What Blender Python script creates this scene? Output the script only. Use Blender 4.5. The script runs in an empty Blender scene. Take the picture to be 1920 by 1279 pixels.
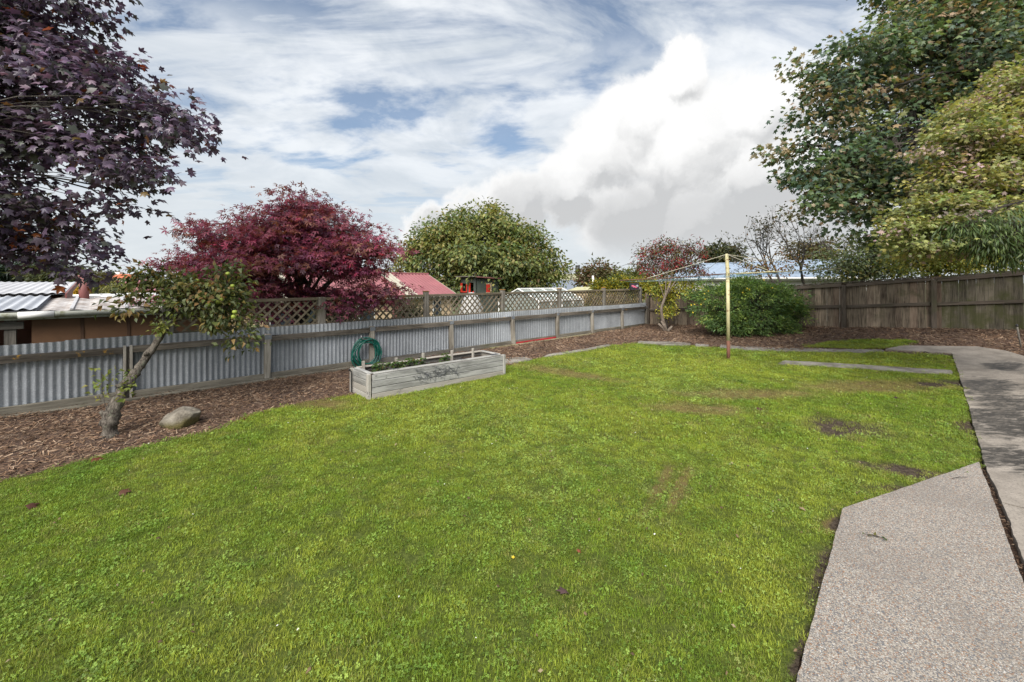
import bpy, math, random
import numpy as np
from mathutils import Vector, Matrix
from mathutils.geometry import delaunay_2d_cdt

random.seed(7)
RNG = np.random.default_rng(11)
SC = bpy.context.scene
COL = SC.collection
R = math.radians

# ------------------------------------------------------------------ camera
FPX, HOR, CAMH = 800.0, 530.0, 1.7          # focal length and horizon in photo pixels, eye height in m
cam_d = bpy.data.cameras.new('camera')
cam_d.sensor_width = 36.0
cam_d.lens = FPX / 1920 * 36
cam_d.shift_y = (HOR - 639.5) / 1920
cam_d.clip_start, cam_d.clip_end = 0.05, 3000
cam = bpy.data.objects.new('camera', cam_d)
cam.location = (0, 0, CAMH)
cam.rotation_euler = (R(90), 0, 0)
COL.objects.link(cam)
SC.camera = cam

def P(px, py, z):
    """photo pixel at depth z (metres along the view axis) -> world point"""
    return Vector(((px - 960) / FPX * z, z, CAMH - (py - HOR) / FPX * z))

# ------------------------------------------------------------------ world, sun, exposure
SUN_EL, SUN_AZ = 46.0, -166.0                # azimuth measured from the view axis, clockwise
class NT:
    """small helper to write node graphs"""
    def __init__(s, tree): s.t = tree; s.n = tree.nodes; s.l = tree.links
    def node(s, kind, **kw):
        nd = s.n.new(kind)
        for k, v in kw.items(): setattr(nd, k, v)
        return nd
    def put(s, sock, v):
        if isinstance(v, bpy.types.NodeSocket): s.l.new(v, sock)
        elif v is not None:
            if hasattr(sock, 'default_value'):
                if sock.type == 'RGBA' and len(v) == 3: v = (*v, 1)
                sock.default_value = v
    def math(s, op, a, b=None, c=None, clamp=False):
        nd = s.node('ShaderNodeMath', operation=op, use_clamp=clamp)
        s.put(nd.inputs[0], a); s.put(nd.inputs[1], b); s.put(nd.inputs[2], c)
        return nd.outputs[0]
    def vmath(s, op, a, b=None, scale=None):
        nd = s.node('ShaderNodeVectorMath', operation=op)
        s.put(nd.inputs[0], a); s.put(nd.inputs[1], b)
        if scale is not None: s.put(nd.inputs['Scale'], scale)
        return nd.outputs['Value'] if op in ('LENGTH', 'DISTANCE', 'DOT_PRODUCT') else nd.outputs[0]
    def noise(s, vec, scale, detail=4, rough=.55, dist=0, out='Fac'):
        nd = s.node('ShaderNodeTexNoise')
        s.put(nd.inputs['Vector'], vec)
        nd.inputs['Scale'].default_value = scale; nd.inputs['Detail'].default_value = detail
        nd.inputs['Roughness'].default_value = rough; nd.inputs['Distortion'].default_value = dist
        return nd.outputs[out]
    def voronoi(s, vec, scale, feature='F1', out='Distance', rnd=1):
        nd = s.node('ShaderNodeTexVoronoi', feature=feature)
        s.put(nd.inputs['Vector'], vec); nd.inputs['Scale'].default_value = scale
        nd.inputs['Randomness'].default_value = rnd
        return nd.outputs[out]
    def ss(s, v, lo, hi, a=0, b=1):
        nd = s.node('ShaderNodeMapRange', interpolation_type='SMOOTHSTEP', clamp=True)
        s.put(nd.inputs[0], v)
        for i, x in zip((1, 2, 3, 4), (lo, hi, a, b)): s.put(nd.inputs[i], x)
        return nd.outputs[0]
    def mix(s, fac, a, b, mode='MIX'):
        nd = s.node('ShaderNodeMix', data_type='RGBA', blend_type=mode)
        s.put(nd.inputs[0], fac); s.put(nd.inputs[6], a); s.put(nd.inputs[7], b)
        return nd.outputs[2]
    def mapping(s, vec, loc=(0, 0, 0), rot=(0, 0, 0), scale=(1, 1, 1)):
        nd = s.node('ShaderNodeMapping')
        s.put(nd.inputs[0], vec)
        s.put(nd.inputs[1], loc); s.put(nd.inputs[2], rot); s.put(nd.inputs[3], scale)
        return nd.outputs[0]
    def xyz(s, v):
        nd = s.node('ShaderNodeSeparateXYZ'); s.put(nd.inputs[0], v); return nd.outputs
    def comb(s, x, y, z=0.0):
        nd = s.node('ShaderNodeCombineXYZ')
        for i, v in enumerate((x, y, z)): s.put(nd.inputs[i], v)
        return nd.outputs[0]

def pixdir(px, py):
    return Vector(((px - 960) / FPX, 1.0, -(py - HOR) / FPX)).normalized()

def build_world():
    w = bpy.data.worlds.new('World'); SC.world = w; w.use_nodes = True
    g = NT(w.node_tree); g.n.clear()
    out = g.node('ShaderNodeOutputWorld'); bg = g.node('ShaderNodeBackground')
    g.l.new(bg.outputs[0], out.inputs[0])
    sky = g.node('ShaderNodeTexSky', sky_type='NISHITA')
    sky.sun_disc = False; sky.sun_elevation = R(SUN_EL); sky.sun_rotation = R(SUN_AZ)
    sky.air_density = 1.0; sky.dust_density = 1.2; sky.ozone_density = 1.2
    d = g.vmath('NORMALIZE', g.node('ShaderNodeTexCoord').outputs['Generated'])
    x, y, z = g.xyz(d)
    den = g.math('ADD', g.math('MAXIMUM', z, 0.0), 0.16)
    px, py = g.math('DIVIDE', x, den), g.math('DIVIDE', y, den)
    flat = g.comb(px, py, 0.0)
    # high streaked cloud
    c1 = g.noise(g.mapping(flat, rot=(0, 0, R(-38)), scale=(.55, 1.7, 1)), 1.45, 8, .6, 1.1)
    c1b = g.noise(g.mapping(flat, loc=(3, 1, 0), rot=(0, 0, R(20)), scale=(.8, 1, 1)), .55, 3, .5, .3)
    cirrus = g.ss(g.math('ADD', g.math('MULTIPLY', c1, .55), g.math('MULTIPLY', c1b, .45)), .37, .54)
    # lower broken layer
    c2 = g.noise(g.mapping(flat, loc=(7.3, 2.2, 0), scale=(1, 1.35, 1)), 1.9, 6, .58, .2)
    low = g.math('MULTIPLY', g.ss(c2, .30, .54), g.ss(z, .56, .40))
    # towards the horizon the layer closes up
    hz = g.ss(z, .34, .10, 0, .95)
    cover = g.math('MAXIMUM', g.math('MAXIMUM', g.math('MULTIPLY', cirrus, .96), g.math('MULTIPLY', low, .93)), g.math('MAXIMUM', hz, .22))
    tone = g.noise(flat, 1.7, 6, .6, .4)
    ccol = g.mix(g.ss(tone, .35, .66), (.56, .61, .665), (.83, .855, .88))
    ccol = g.mix(g.math('MULTIPLY', hz, .9), ccol, (.635, .675, .705))
    ccol = g.mix(1.0, ccol, (10, 10, 10), 'MULTIPLY')
    blue = g.mix(1.0, sky.outputs[0], (.82, 1.0, 1.10), 'MULTIPLY')
    col = g.mix(cover, blue, ccol)
    # the heap cloud: overlapping puffs with a billowed edge, lit from above left
    wob = g.noise(d, 7.5, 7, .62, .2, 'Color')
    dw = g.vmath('ADD', d, g.vmath('SCALE', g.vmath('SUBTRACT', wob, (.5, .5, .5)), scale=.15))
    wob2 = g.noise(d, 3.2, 3, .5, .3, 'Color')
    dw = g.vmath('ADD', dw, g.vmath('SCALE', g.vmath('SUBTRACT', wob2, (.5, .5, .5)), scale=.10))
    def heap(v_):
        f = None
        for (cx, cy, r) in ((1262, 140, 66), (1205, 225, 100), (1130, 300, 120), (1290, 290, 180), (1330, 400, 150), (1060, 355, 110),
                            (965, 385, 95), (880, 405, 80), (1425, 330, 120), (1430, 205, 85), (1180, 400, 150), (1520, 420, 110), (810, 430, 60)):
            v = g.math('SUBTRACT', 1.0, g.math('DIVIDE', g.vmath('DISTANCE', v_, tuple(pixdir(cx, cy))), r / 930))
            f = v if f is None else g.math('SMOOTH_MAX', f, v, .12)
        return f
    f = heap(dw); fu = heap(g.vmath('ADD', dw, (-.016, .0, .034)))
    al = g.math('MULTIPLY', g.ss(f, .0, .30, 0, .95), g.ss(z, .005, .12))
    lump = g.noise(dw, 6, 5, .55, .1)
    lit = g.ss(g.math('ADD', g.math('SUBTRACT', f, fu), g.math('MULTIPLY', g.math('SUBTRACT', lump, .5), .55)), -.50, .16)
    deep = g.math('MULTIPLY', g.ss(f, .10, .60), g.ss(g.math('ADD', z, g.math('MULTIPLY', g.math('SUBTRACT', lump, .5), .22)), .29, .15))
    lit = g.math('SUBTRACT', lit, g.math('MULTIPLY', deep, .80), clamp=True)
    hcol = g.mix(lit, (5.2, 5.25, 5.3), (8.8, 8.76, 8.68))
    col = g.mix(al, col, hcol)
    g.put(bg.inputs[0], col)
    bg.inputs[1].default_value = 0.061
build_world()

sun_d = bpy.data.lights.new('sun', 'SUN')
sun_d.energy = 3.6; sun_d.angle = R(50); sun_d.color = (1.0, .955, .89)
sun = bpy.data.objects.new('sun', sun_d); COL.objects.link(sun)
_dir = Vector((math.sin(R(SUN_AZ)) * math.cos(R(SUN_EL)), math.cos(R(SUN_AZ)) * math.cos(R(SUN_EL)), math.sin(R(SUN_EL))))
sun.rotation_euler = _dir.to_track_quat('Z', 'Y').to_euler()
sun.location = _dir * 40
vs = SC.view_settings
SC.display_settings.display_device = 'sRGB'
vs.view_transform = 'Standard'; vs.look = 'None'; vs.gamma = 1.0; vs.use_curve_mapping = False
vs.exposure = 0.95
SC.render.engine = 'CYCLES'
cy = SC.cycles
cy.max_bounces = 5; cy.diffuse_bounces = 3; cy.glossy_bounces = 2; cy.transmission_bounces = 4; cy.transparent_max_bounces = 8
cy.caustics_reflective = cy.caustics_refractive = False
cy.use_denoising = True

# ------------------------------------------------------------------ helpers
def tag(o, label=None, cat=None, group=None, kind=None):
    if label: o['label'] = label
    if cat: o['category'] = cat
    if group: o['group'] = group
    if kind: o['kind'] = kind
    return o

def thing(name, label, cat, loc=(0, 0, 0), group=None):
    o = bpy.data.objects.new(name, None); COL.objects.link(o)
    o.location = loc; o.empty_display_size = .1
    return tag(o, label, cat, group)

WORLD = {}

def obj(name, me, mat=None, parent=None, mw=None, smooth=False):
    """link a mesh object; mw is its world matrix"""
    if mat is not None and not me.materials:
        me.materials.append(mat)
    if smooth and len(me.polygons): me.polygons.foreach_set('use_smooth', [True] * len(me.polygons))
    o = bpy.data.objects.new(name, me); COL.objects.link(o)
    mw = mw or Matrix()
    WORLD[o.name] = mw.copy()
    if parent is not None:
        o.parent = parent
        pw = Matrix.Translation(parent.location) if parent.type == 'EMPTY' else WORLD[parent.name]
        o.matrix_parent_inverse = pw.inverted()
    o.matrix_basis = mw
    return o

class MB:
    """collects vertices and faces; build() makes one mesh"""
    def __init__(s): s.v = []; s.f = []
    def add(s, vs, fs):
        k = len(s.v); s.v += [tuple(p) for p in vs]; s.f += [tuple(i + k for i in q) for q in fs]
    def box(s, lo, hi, mw=None):
        (x0, y0, z0), (x1, y1, z1) = lo, hi
        vs = [Vector(p) for p in ((x0,y0,z0),(x1,y0,z0),(x1,y1,z0),(x0,y1,z0),(x0,y0,z1),(x1,y0,z1),(x1,y1,z1),(x0,y1,z1))]
        if mw is not None: vs = [mw @ p for p in vs]
        s.add(vs, ((0,3,2,1),(4,5,6,7),(0,1,5,4),(1,2,6,5),(2,3,7,6),(3,0,4,7)))
    def tube(s, pts, radii, sides=6, cap=True):
        pts = [Vector(p) for p in pts]; n = len(pts)
        if not hasattr(radii, '__len__'): radii = [radii] * n
        k = len(s.v); u = None
        for i, p in enumerate(pts):
            t = (pts[min(i + 1, n - 1)] - pts[max(i - 1, 0)])
            t = t.normalized() if t.length > 1e-9 else Vector((0, 0, 1))
            if u is None:
                u = t.orthogonal().normalized()
            else:
                u = (u - t * u.dot(t)); u = u.normalized() if u.length > 1e-6 else t.orthogonal().normalized()
            w = t.cross(u)
            for j in range(sides):
                a = 2 * math.pi * j / sides
                s.v.append(tuple(p + (u * math.cos(a) + w * math.sin(a)) * radii[i]))
        for i in range(n - 1):
            for j in range(sides):
                j2 = (j + 1) % sides
                s.f.append((k + i*sides + j, k + i*sides + j2, k + (i+1)*sides + j2, k + (i+1)*sides + j))
        if cap:
            s.f.append(tuple(k + j for j in reversed(range(sides))))
            s.f.append(tuple(k + (n-1)*sides + j for j in range(sides)))
    def mesh(s, name):
        me = bpy.data.meshes.new(name); me.from_pydata(s.v, [], s.f); me.update(); return me
    def build(s, name, mat, parent=None, smooth=False, mw=None):
        return obj(name, s.mesh(name), mat, parent, mw, smooth)

def fast_mesh(name, verts, tris, cols=None):
    """numpy arrays -> triangle mesh, optional per-vertex colour"""
    me = bpy.data.meshes.new(name)
    n, m = len(verts), len(tris)
    me.vertices.add(n); me.vertices.foreach_set('co', np.ascontiguousarray(verts, np.float32).ravel())
    me.loops.add(m * 3); me.loops.foreach_set('vertex_index', np.ascontiguousarray(tris, np.int32).ravel())
    me.polygons.add(m)
    me.polygons.foreach_set('loop_start', np.arange(0, m * 3, 3, dtype=np.int32))
    if cols is not None:
        at = me.color_attributes.new('Col', 'FLOAT_COLOR', 'POINT')
        c = np.ones((n, 4), np.float32); c[:, :3] = cols
        at.data.foreach_set('color', c.ravel())
    me.update(calc_edges=True); me.validate()
    return me

def frame(x, zhint=(0, 0, 1)):
    """rotation whose local x runs along x and local z leans to zhint"""
    x = Vector(x).normalized(); zh = Vector(zhint)
    y = zh.cross(x); y = y.normalized() if y.length > 1e-6 else x.orthogonal().normalized()
    z = x.cross(y)
    return Matrix(((x.x, y.x, z.x), (x.y, y.y, z.y), (x.z, y.z, z.z))).to_4x4()

def box_mesh(name, lx, ly, lz, bev=0.0):
    """box centred at the origin, edges chamfered by bev"""
    hx, hy, hz = lx/2, ly/2, lz/2
    if bev <= 0:
        m = MB(); m.box((-hx,-hy,-hz), (hx,hy,hz)); return m.mesh(name)
    b = min(bev, hx*.45, hy*.45, hz*.45)
    import bmesh
    bm = bmesh.new(); bmesh.ops.create_cube(bm, size=1)
    for v in bm.verts: v.co = (v.co.x*lx, v.co.y*ly, v.co.z*lz)
    bmesh.ops.bevel(bm, geom=bm.edges[:], offset=b, segments=1, affect='EDGES')
    me = bpy.data.meshes.new(name); bm.to_mesh(me); bm.free(); return me

def board(name, p0, p1, w, t, mat, parent=None, zhint=(0, 0, 1), bev=.004, warp=0.0):
    """timber from p0 to p1: w along zhint, t across"""
    p0, p1 = Vector(p0), Vector(p1)
    me = box_mesh(name, (p1 - p0).length, t, w, bev)
    if warp:
        for v in me.vertices: v.co += Vector((random.uniform(-1, 1), random.uniform(-1, 1), random.uniform(-1, 1))) * warp
    mw = Matrix.Translation((p0 + p1) / 2) @ frame(p1 - p0, zhint)
    return obj(name, me, mat, parent, mw)

# ------------------------------------------------------------------ yard axes and terrain
U = Vector((.7193, .6947, 0)); V = Vector((.6947, -.7193, 0))     # along the iron fence / along the paling fence
def AB(a, b, z=0.0): return U * a + V * b + Vector((0, 0, z))
def ab(x, y): return x * U.x + y * U.y, x * V.x + y * V.y
FENCE_B, BACK_A = -8.28, 15.35

def sstep(t): t = np.clip(t, 0, 1); return t * t * (3 - 2 * t)
def g_ab(a, b):
    """garden level: flat, rising towards the far right corner"""
    t = np.clip((np.asarray(a, float) - 5.0) / 10.3, 0, 1.15)
    return .057 * np.clip(np.asarray(b, float) + 8.3, 0, 16) * t * t
def g_xy(x, y):
    a, b = ab(np.asarray(x, float), np.asarray(y, float)); return g_ab(a, b)
def G(px, py, dz=0.0):
    """photo pixel -> point on the garden ground"""
    z = CAMH * FPX / (py - HOR)
    for _ in range(30):
        x = (px - 960) / FPX * z
        h = float(g_xy(x, z)) + dz
        z = .5 * z + .5 * (CAMH - h) * FPX / (py - HOR)
    x = (px - 960) / FPX * z
    return Vector((x, z, float(g_xy(x, z)) + dz))

# ------------------------------------------------------------------ materials
def new_mat(name):
    m = bpy.data.materials.new(name); m.use_nodes = True
    g = NT(m.node_tree); g.n.clear()
    out = g.node('ShaderNodeOutputMaterial'); bs = g.node('ShaderNodeBsdfPrincipled')
    g.l.new(bs.outputs[0], out.inputs[0])
    return m, g, bs, out
def set_bump(g, bs, h, strength=.4, dist=.01):
    b = g.node('ShaderNodeBump'); b.inputs['Strength'].default_value = strength; b.inputs['Distance'].default_value = dist
    g.put(b.inputs['Height'], h); g.l.new(b.outputs[0], bs.inputs['Normal'])
def obj_co(g):
    """object coordinates shifted by a random amount per object"""
    co = g.node('ShaderNodeTexCoord').outputs['Object']
    rnd = g.node('ShaderNodeObjectInfo').outputs['Random']
    return g.vmath('ADD', co, g.comb(g.math('MULTIPLY', rnd, 37.0), g.math('MULTIPLY', rnd, 91.0), g.math('MULTIPLY', rnd, 53.0))), rnd
def world_co(g): return g.node('ShaderNodeNewGeometry').outputs['Position']

def wood(name, dark, light, rough=.85, vary=(.75, 1.2), lichen=None, lich=(.58, .66), algae=None, alg=(.45, .65), tint=None, grain=26, bump=.5, tmax=.75):
    m, g, bs, _ = new_mat(name)
    co, rnd = obj_co(g)
    gr = g.noise(g.mapping(co, scale=(1.2, grain, grain)), 2.2, 5, .65, .6)
    big = g.noise(g.mapping(co, scale=(1, 3, 3)), 1.6, 4, .6, .3)
    col = g.mix(g.ss(g.math('ADD', g.math('MULTIPLY', gr, .6), g.math('MULTIPLY', big, .4)), .34, .64), dark, light)
    if tint is not None:
        col = g.mix(g.ss(g.math('FRACT', g.math('MULTIPLY', rnd, 7.31)), .35, .95, 0, tmax), col, tint)
    col = g.mix(1.0, col, g.comb(*(g.ss(rnd, 0, 1, *vary),) * 3), 'MULTIPLY')
    if algae is not None:
        col = g.mix(g.ss(g.noise(world_co(g), 1.7, 5, .65), *alg, 0, .8), col, algae)
    if lichen is not None:
        col = g.mix(g.ss(g.noise(co, 7, 6, .7), *lich), col, lichen)
    g.put(bs.inputs['Base Color'], col); bs.inputs['Roughness'].default_value = rough
    bs.inputs['Specular IOR Level'].default_value = .25
    set_bump(g, bs, gr, bump, .006)
    return m

def paint(name, col, rough=.55, vary=.12, dirt=None, dscale=3.0, metallic=0.0, dlim=(.55, .75), spec=.4, bump=0.0):
    m, g, bs, _ = new_mat(name)
    co, rnd = obj_co(g)
    n = g.noise(co, dscale, 6, .62, .3)
    c = g.mix(1.0, col, g.comb(*(g.ss(n, .3, .7, 1 - vary, 1 + vary),) * 3), 'MULTIPLY')
    if dirt is not None:
        c = g.mix(g.ss(g.noise(co, dscale * 2.3, 6, .7), *dlim, 0, .85), c, dirt)
    g.put(bs.inputs['Base Color'], c); bs.inputs['Roughness'].default_value = rough
    bs.inputs['Metallic'].default_value = metallic; bs.inputs['Specular IOR Level'].default_value = spec
    if bump: set_bump(g, bs, g.noise(co, 30, 4, .6), bump, .01)
    return m

def leafmat(name, trans=.3, rough=.5, spec=.35, tt=(1.25, 1.2, .6)):
    m, g, bs, out = new_mat(name)
    at = g.node('ShaderNodeVertexColor', layer_name='Col').outputs[0]
    g.put(bs.inputs['Base Color'], at); bs.inputs['Roughness'].default_value = rough
    bs.inputs['Specular IOR Level'].default_value = spec
    tr = g.node('ShaderNodeBsdfTranslucent')
    g.put(tr.inputs[0], g.mix(1.0, at, tt, 'MULTIPLY'))
    mx = g.node('ShaderNodeMixShader'); mx.inputs[0].default_value = trans
    g.l.new(bs.outputs[0], mx.inputs[1]); g.l.new(tr.outputs[0], mx.inputs[2]); g.l.new(mx.outputs[0], out.inputs[0])
    return m

def barkmat(name, dark, light, moss=None):
    m, g, bs, _ = new_mat(name); w = world_co(g)
    a_ = g.noise(g.mapping(w, scale=(1, 1, .35)), 38, 6, .7, 1.0); b_ = g.noise(w, 9, 5, .6)
    col = g.mix(g.ss(g.math('ADD', g.math('MULTIPLY', a_, .7), g.math('MULTIPLY', b_, .3)), .36, .64), dark, light)
    if moss: col = g.mix(g.ss(g.noise(w, 14, 6, .7), .56, .66, 0, .8), col, moss)
    g.put(bs.inputs['Base Color'], col); bs.inputs['Roughness'].default_value = .95; bs.inputs['Specular IOR Level'].default_value = .15
    set_bump(g, bs, a_, 1.0, .03); return m
M = {}
M['bark'] = barkmat('bark', (.040, .034, .030), (.135, .12, .105))
M['apple_bark'] = barkmat('apple_bark', (.036, .029, .024), (.205, .18, .15), (.17, .18, .13))
M['pale_bark'] = barkmat('pale_bark', (.11, .085, .065), (.26, .215, .175))
M['post'] = wood('post', (.10, .085, .065), (.32, .295, .25), vary=(.8, 1.15), lichen=(.30, .22, .07), lich=(.66, .74))
M['rail'] = wood('rail', (.045, .038, .030), (.16, .14, .115), vary=(.8, 1.2), lichen=(.34, .19, .03), lich=(.62, .68))
M['base_board'] = wood('base_board', (.085, .075, .058), (.22, .20, .16), vary=(.85, 1.1), algae=(.09, .10, .05), alg=(.55, .75))
M['lattice'] = wood('lattice', (.082, .066, .046), (.215, .178, .130), vary=(.75, 1.2), algae=(.085, .085, .04), alg=(.48, .68))
M['lattice_post'] = wood('lattice_post', (.10, .09, .075), (.25, .23, .20), vary=(.85, 1.1), algae=(.10, .10, .06), alg=(.5, .7))
M['lichen_cap'] = wood('lichen_cap', (.10, .07, .04), (.30, .17, .05), lichen=(.36, .17, .03), lich=(.45, .6))
M['paling'] = wood('paling', (.066, .050, .037), (.33, .265, .195), vary=(.62, 1.25), tint=(.105, .062, .048), algae=(.060, .064, .026), alg=(.52, .74), grain=20, tmax=.5)
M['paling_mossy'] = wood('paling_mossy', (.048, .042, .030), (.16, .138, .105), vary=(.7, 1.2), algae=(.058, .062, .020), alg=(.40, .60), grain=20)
M['paling_rail'] = wood('paling_rail', (.055, .046, .036), (.155, .125, .10), vary=(.8, 1.1), algae=(.07, .075, .035), alg=(.5, .75))
M['planter'] = wood('planter', (.19, .188, .178), (.44, .435, .415), vary=(.80, 1.1), lichen=(.12, .115, .11), lich=(.63, .72), grain=14, tint=(.31, .275, .23))
M['stake'] = wood('stake', (.24, .22, .19), (.43, .40, .35), vary=(.9, 1.1))
M['sleeper'] = wood('sleeper', (.14, .12, .075), (.30, .26, .17), vary=(.9, 1.1), algae=(.16, .16, .06))
M['old_timber'] = wood('old_timber', (.05, .045, .04), (.16, .145, .125))

def iron(name, base, spang, metallic=.55, rough=.48, streak=None, groove=0.0):
    m, g, bs, _ = new_mat(name)
    co, rnd = obj_co(g)
    w = world_co(g)
    v = g.voronoi(w, 95, out='Color')
    vx = g.xyz(v)[0]
    col = g.mix(g.ss(vx, .55, 1.0), base, spang)
    blot = g.noise(w, 2.6, 5, .6)
    col = g.mix(g.ss(blot, .35, .7, 0, .45), col, tuple(c * .66 for c in base))
    st = g.noise(g.mapping(w, scale=(9, 9, .7)), 1.6, 4, .6)
    col = g.mix(g.ss(st, .56, .72, 0, .6), col, streak or tuple(c * .55 for c in base))
    if groove:      # rib shade, with some grime, painted dark into the grooves of the sheet
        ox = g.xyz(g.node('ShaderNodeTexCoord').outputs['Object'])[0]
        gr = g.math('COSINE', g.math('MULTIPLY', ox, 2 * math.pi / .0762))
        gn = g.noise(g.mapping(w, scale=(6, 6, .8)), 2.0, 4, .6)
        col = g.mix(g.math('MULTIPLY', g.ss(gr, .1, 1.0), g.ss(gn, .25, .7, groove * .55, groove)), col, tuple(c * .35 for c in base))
    sh = g.ss(rnd, 0, 1, .78, 1.15)
    col = g.mix(1.0, col, g.comb(sh, sh, sh), 'MULTIPLY')
    g.put(bs.inputs['Base Color'], col); bs.inputs['Metallic'].default_value = metallic
    g.put(bs.inputs['Roughness'], g.ss(vx, 0, 1, rough - .06, rough + .14))
    return m
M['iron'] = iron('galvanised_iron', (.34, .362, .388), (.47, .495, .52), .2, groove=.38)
M['bracket'] = iron('bracket_steel', (.24, .26, .29), (.34, .36, .39), .5, .5)
M['roof_grey'] = iron('roof_grey', (.42, .44, .48), (.52, .54, .58), .2, .55, streak=(.30, .29, .28))
M['roof_white'] = paint('roof_white', (.43, .43, .445), .6, .12, dirt=(.24, .20, .17), dscale=2.6, dlim=(.55, .72))
M['roof_brown'] = paint('roof_brown', (.50, .48, .47), .6, .15, dirt=(.20, .15, .115), dscale=1.6, dlim=(.38, .62))
M['roof_pink'] = paint('roof_pink', (.25, .095, .105), .6, .10, dirt=(.23, .115, .115), dscale=1.2)
M['roof_cream'] = paint('roof_cream', (.36, .335, .27), .6, .08)
M['roof_slate'] = paint('roof_slate', (.17, .195, .235), .5, .08)
M['roof_olive'] = paint('roof_olive', (.37, .36, .22), .6, .08)
M['roof_blue'] = paint('roof_blue', (.25, .31, .39), .5, .08)
M['roof_orange'] = paint('roof_orange', (.42, .12, .05), .7, .1)
M['wall_cream'] = paint('wall_cream', (.58, .44, .28), .8, .08)
M['wall_white'] = paint('wall_white', (.66, .64, .60), .8, .06)
M['wall_brown'] = paint('wall_brown', (.150, .078, .040), .75, .10, dirt=(.10, .055, .03), dscale=2.0, dlim=(.5, .8))
M['batten'] = paint('batten_brown', (.085, .045, .026), .8, .1)
M['maroon'] = paint('maroon', (.20, .075, .070), .6, .1)
M['gutter'] = paint('gutter', (.36, .37, .32), .6, .10, dirt=(.17, .17, .09), dscale=3.5, dlim=(.5, .66))
M['white'] = paint('white_paint', (.74, .74, .72), .5, .05)
M['black'] = paint('black_paint', (.02, .02, .022), .5, .1)
M['dark'] = paint('dark_interior', (.015, .013, .012), .9, .1)
M['play_green'] = paint('play_green', (.062, .075, .062), .75, .10)
M['play_red'] = paint('play_red', (.55, .035, .02), .5, .05)
M['tarp'] = paint('tarp', (.36, .355, .34), .7, .10, dirt=(.33, .31, .28), dscale=3)
M['glass'] = paint('window_glass', (.035, .045, .055), .08, .05, spec=.8)
M['green_glass'] = paint('greenhouse_sheet', (.24, .27, .25), .3, .10)
M['salmon'] = paint('salmon_wall', (.50, .24, .16), .8, .06)
M['hose'] = paint('hose_green', (.008, .115, .085), .32, .10, spec=.5)
M['steel'] = paint('steel', (.50, .50, .50), .35, .05, metallic=.8)
M['pole'] = paint('pole_paint', (.52, .47, .27), .55, .10, dirt=(.17, .065, .025), dscale=5, dlim=(.56, .66))
M['pole_rust'] = paint('pole_rust', (.13, .055, .035), .8, .2)
M['arm_brown'] = paint('arm_brown', (.11, .055, .04), .7, .15, dirt=(.30, .25, .14), dscale=4)
M['line_blue'] = paint('line_blue', (.10, .20, .29), .5, .1)
M['wire'] = paint('wire', (.42, .39, .30), .5, .1)
M['power_wire'] = paint('power_wire', (.08, .08, .09), .6, .05)
M['bag'] = paint('bag_black', (.02, .02, .026), .6, .1)
M['bag_pink'] = paint('bag_pink', (.55, .12, .2), .6, .1)
M['bag_grey'] = paint('bag_grey', (.35, .36, .38), .6, .1)
M['soil'] = paint('soil', (.040, .026, .018), .95, .3, dirt=(.075, .05, .035), dscale=14, bump=1.0)
M['net'] = paint('net_grey', (.07, .075, .09), .7, .05)
M['apple'] = paint('apple_skin', (.27, .33, .05), .45, .15, dirt=(.36, .28, .06), dscale=6, dlim=(.58, .8))
M['red_board'] = paint('red_board', (.40, .02, .03), .6, .15)
M['car'] = paint('car_paint', (.16, .19, .24), .3, .05)
M['leaf'] = leafmat('leaf', .36, .45)
M['leaf_gloss'] = leafmat('leaf_gloss', .25, .36, .55, (1.2, .9, .95))
M['leaf_dull'] = leafmat('leaf_dull', .30, .65, .2)

def stone_mat():
    m, g, bs, _ = new_mat('boulder_stone'); co, _r = obj_co(g)
    n = g.noise(co, 5, 8, .65); n2 = g.noise(co, 2.2, 4, .5); z = g.xyz(g.node('ShaderNodeTexCoord').outputs['Object'])[2]
    col = g.mix(g.ss(n, .35, .65), (.12, .10, .075), (.30, .27, .22))
    moss = g.ss(g.math('ADD', g.math('MULTIPLY', z, -3.0), n2), .32, .62, 0, .9)
    col = g.mix(moss, col, (.14, .115, .026))
    g.put(bs.inputs['Base Color'], col); bs.inputs['Roughness'].default_value = .9
    set_bump(g, bs, g.noise(co, 18, 8, .75), 1.0, .04); return m
M['stone'] = stone_mat()

def ground_mat():
    m, g, bs, _ = new_mat('far_ground'); w = world_co(g)
    col = g.mix(g.ss(g.noise(w, .15, 6, .6), .35, .65), (.055, .072, .025), (.10, .105, .04))
    g.put(bs.inputs['Base Color'], col); bs.inputs['Roughness'].default_value = 1.0; return m
M['ground'] = ground_mat()

def mulch_mat(name='mulch'):
    m, g, bs, _ = new_mat(name); w = world_co(g)
    n = g.noise(g.mapping(w, rot=(0, 0, .5), scale=(1, 2.2, 1)), 26, 6, .7, 1.2)
    big = g.noise(w, 1.3, 4, .6)
    col = g.mix(g.ss(n, .34, .66), (.035, .019, .012), (.17, .10, .065))
    col = g.mix(g.ss(big, .45, .7, 0, .55), col, (.045, .027, .019))
    g.put(bs.inputs['Base Color'], col); bs.inputs['Roughness'].default_value = .95
    set_bump(g, bs, n, 1.0, .03); return m
M['mulch'] = mulch_mat()

def chip_mat():
    m, g, bs, _ = new_mat('bark_chip')
    at = g.node('ShaderNodeVertexColor', layer_name='Col').outputs[0]
    n = g.noise(world_co(g), 60, 4, .6)
    g.put(bs.inputs['Base Color'], g.mix(g.ss(n, .3, .7, 0, .5), at, (.06, .035, .022)))
    bs.inputs['Roughness'].default_value = .9; bs.inputs['Specular IOR Level'].default_value = .2; return m
M['chip'] = chip_mat()

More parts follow.
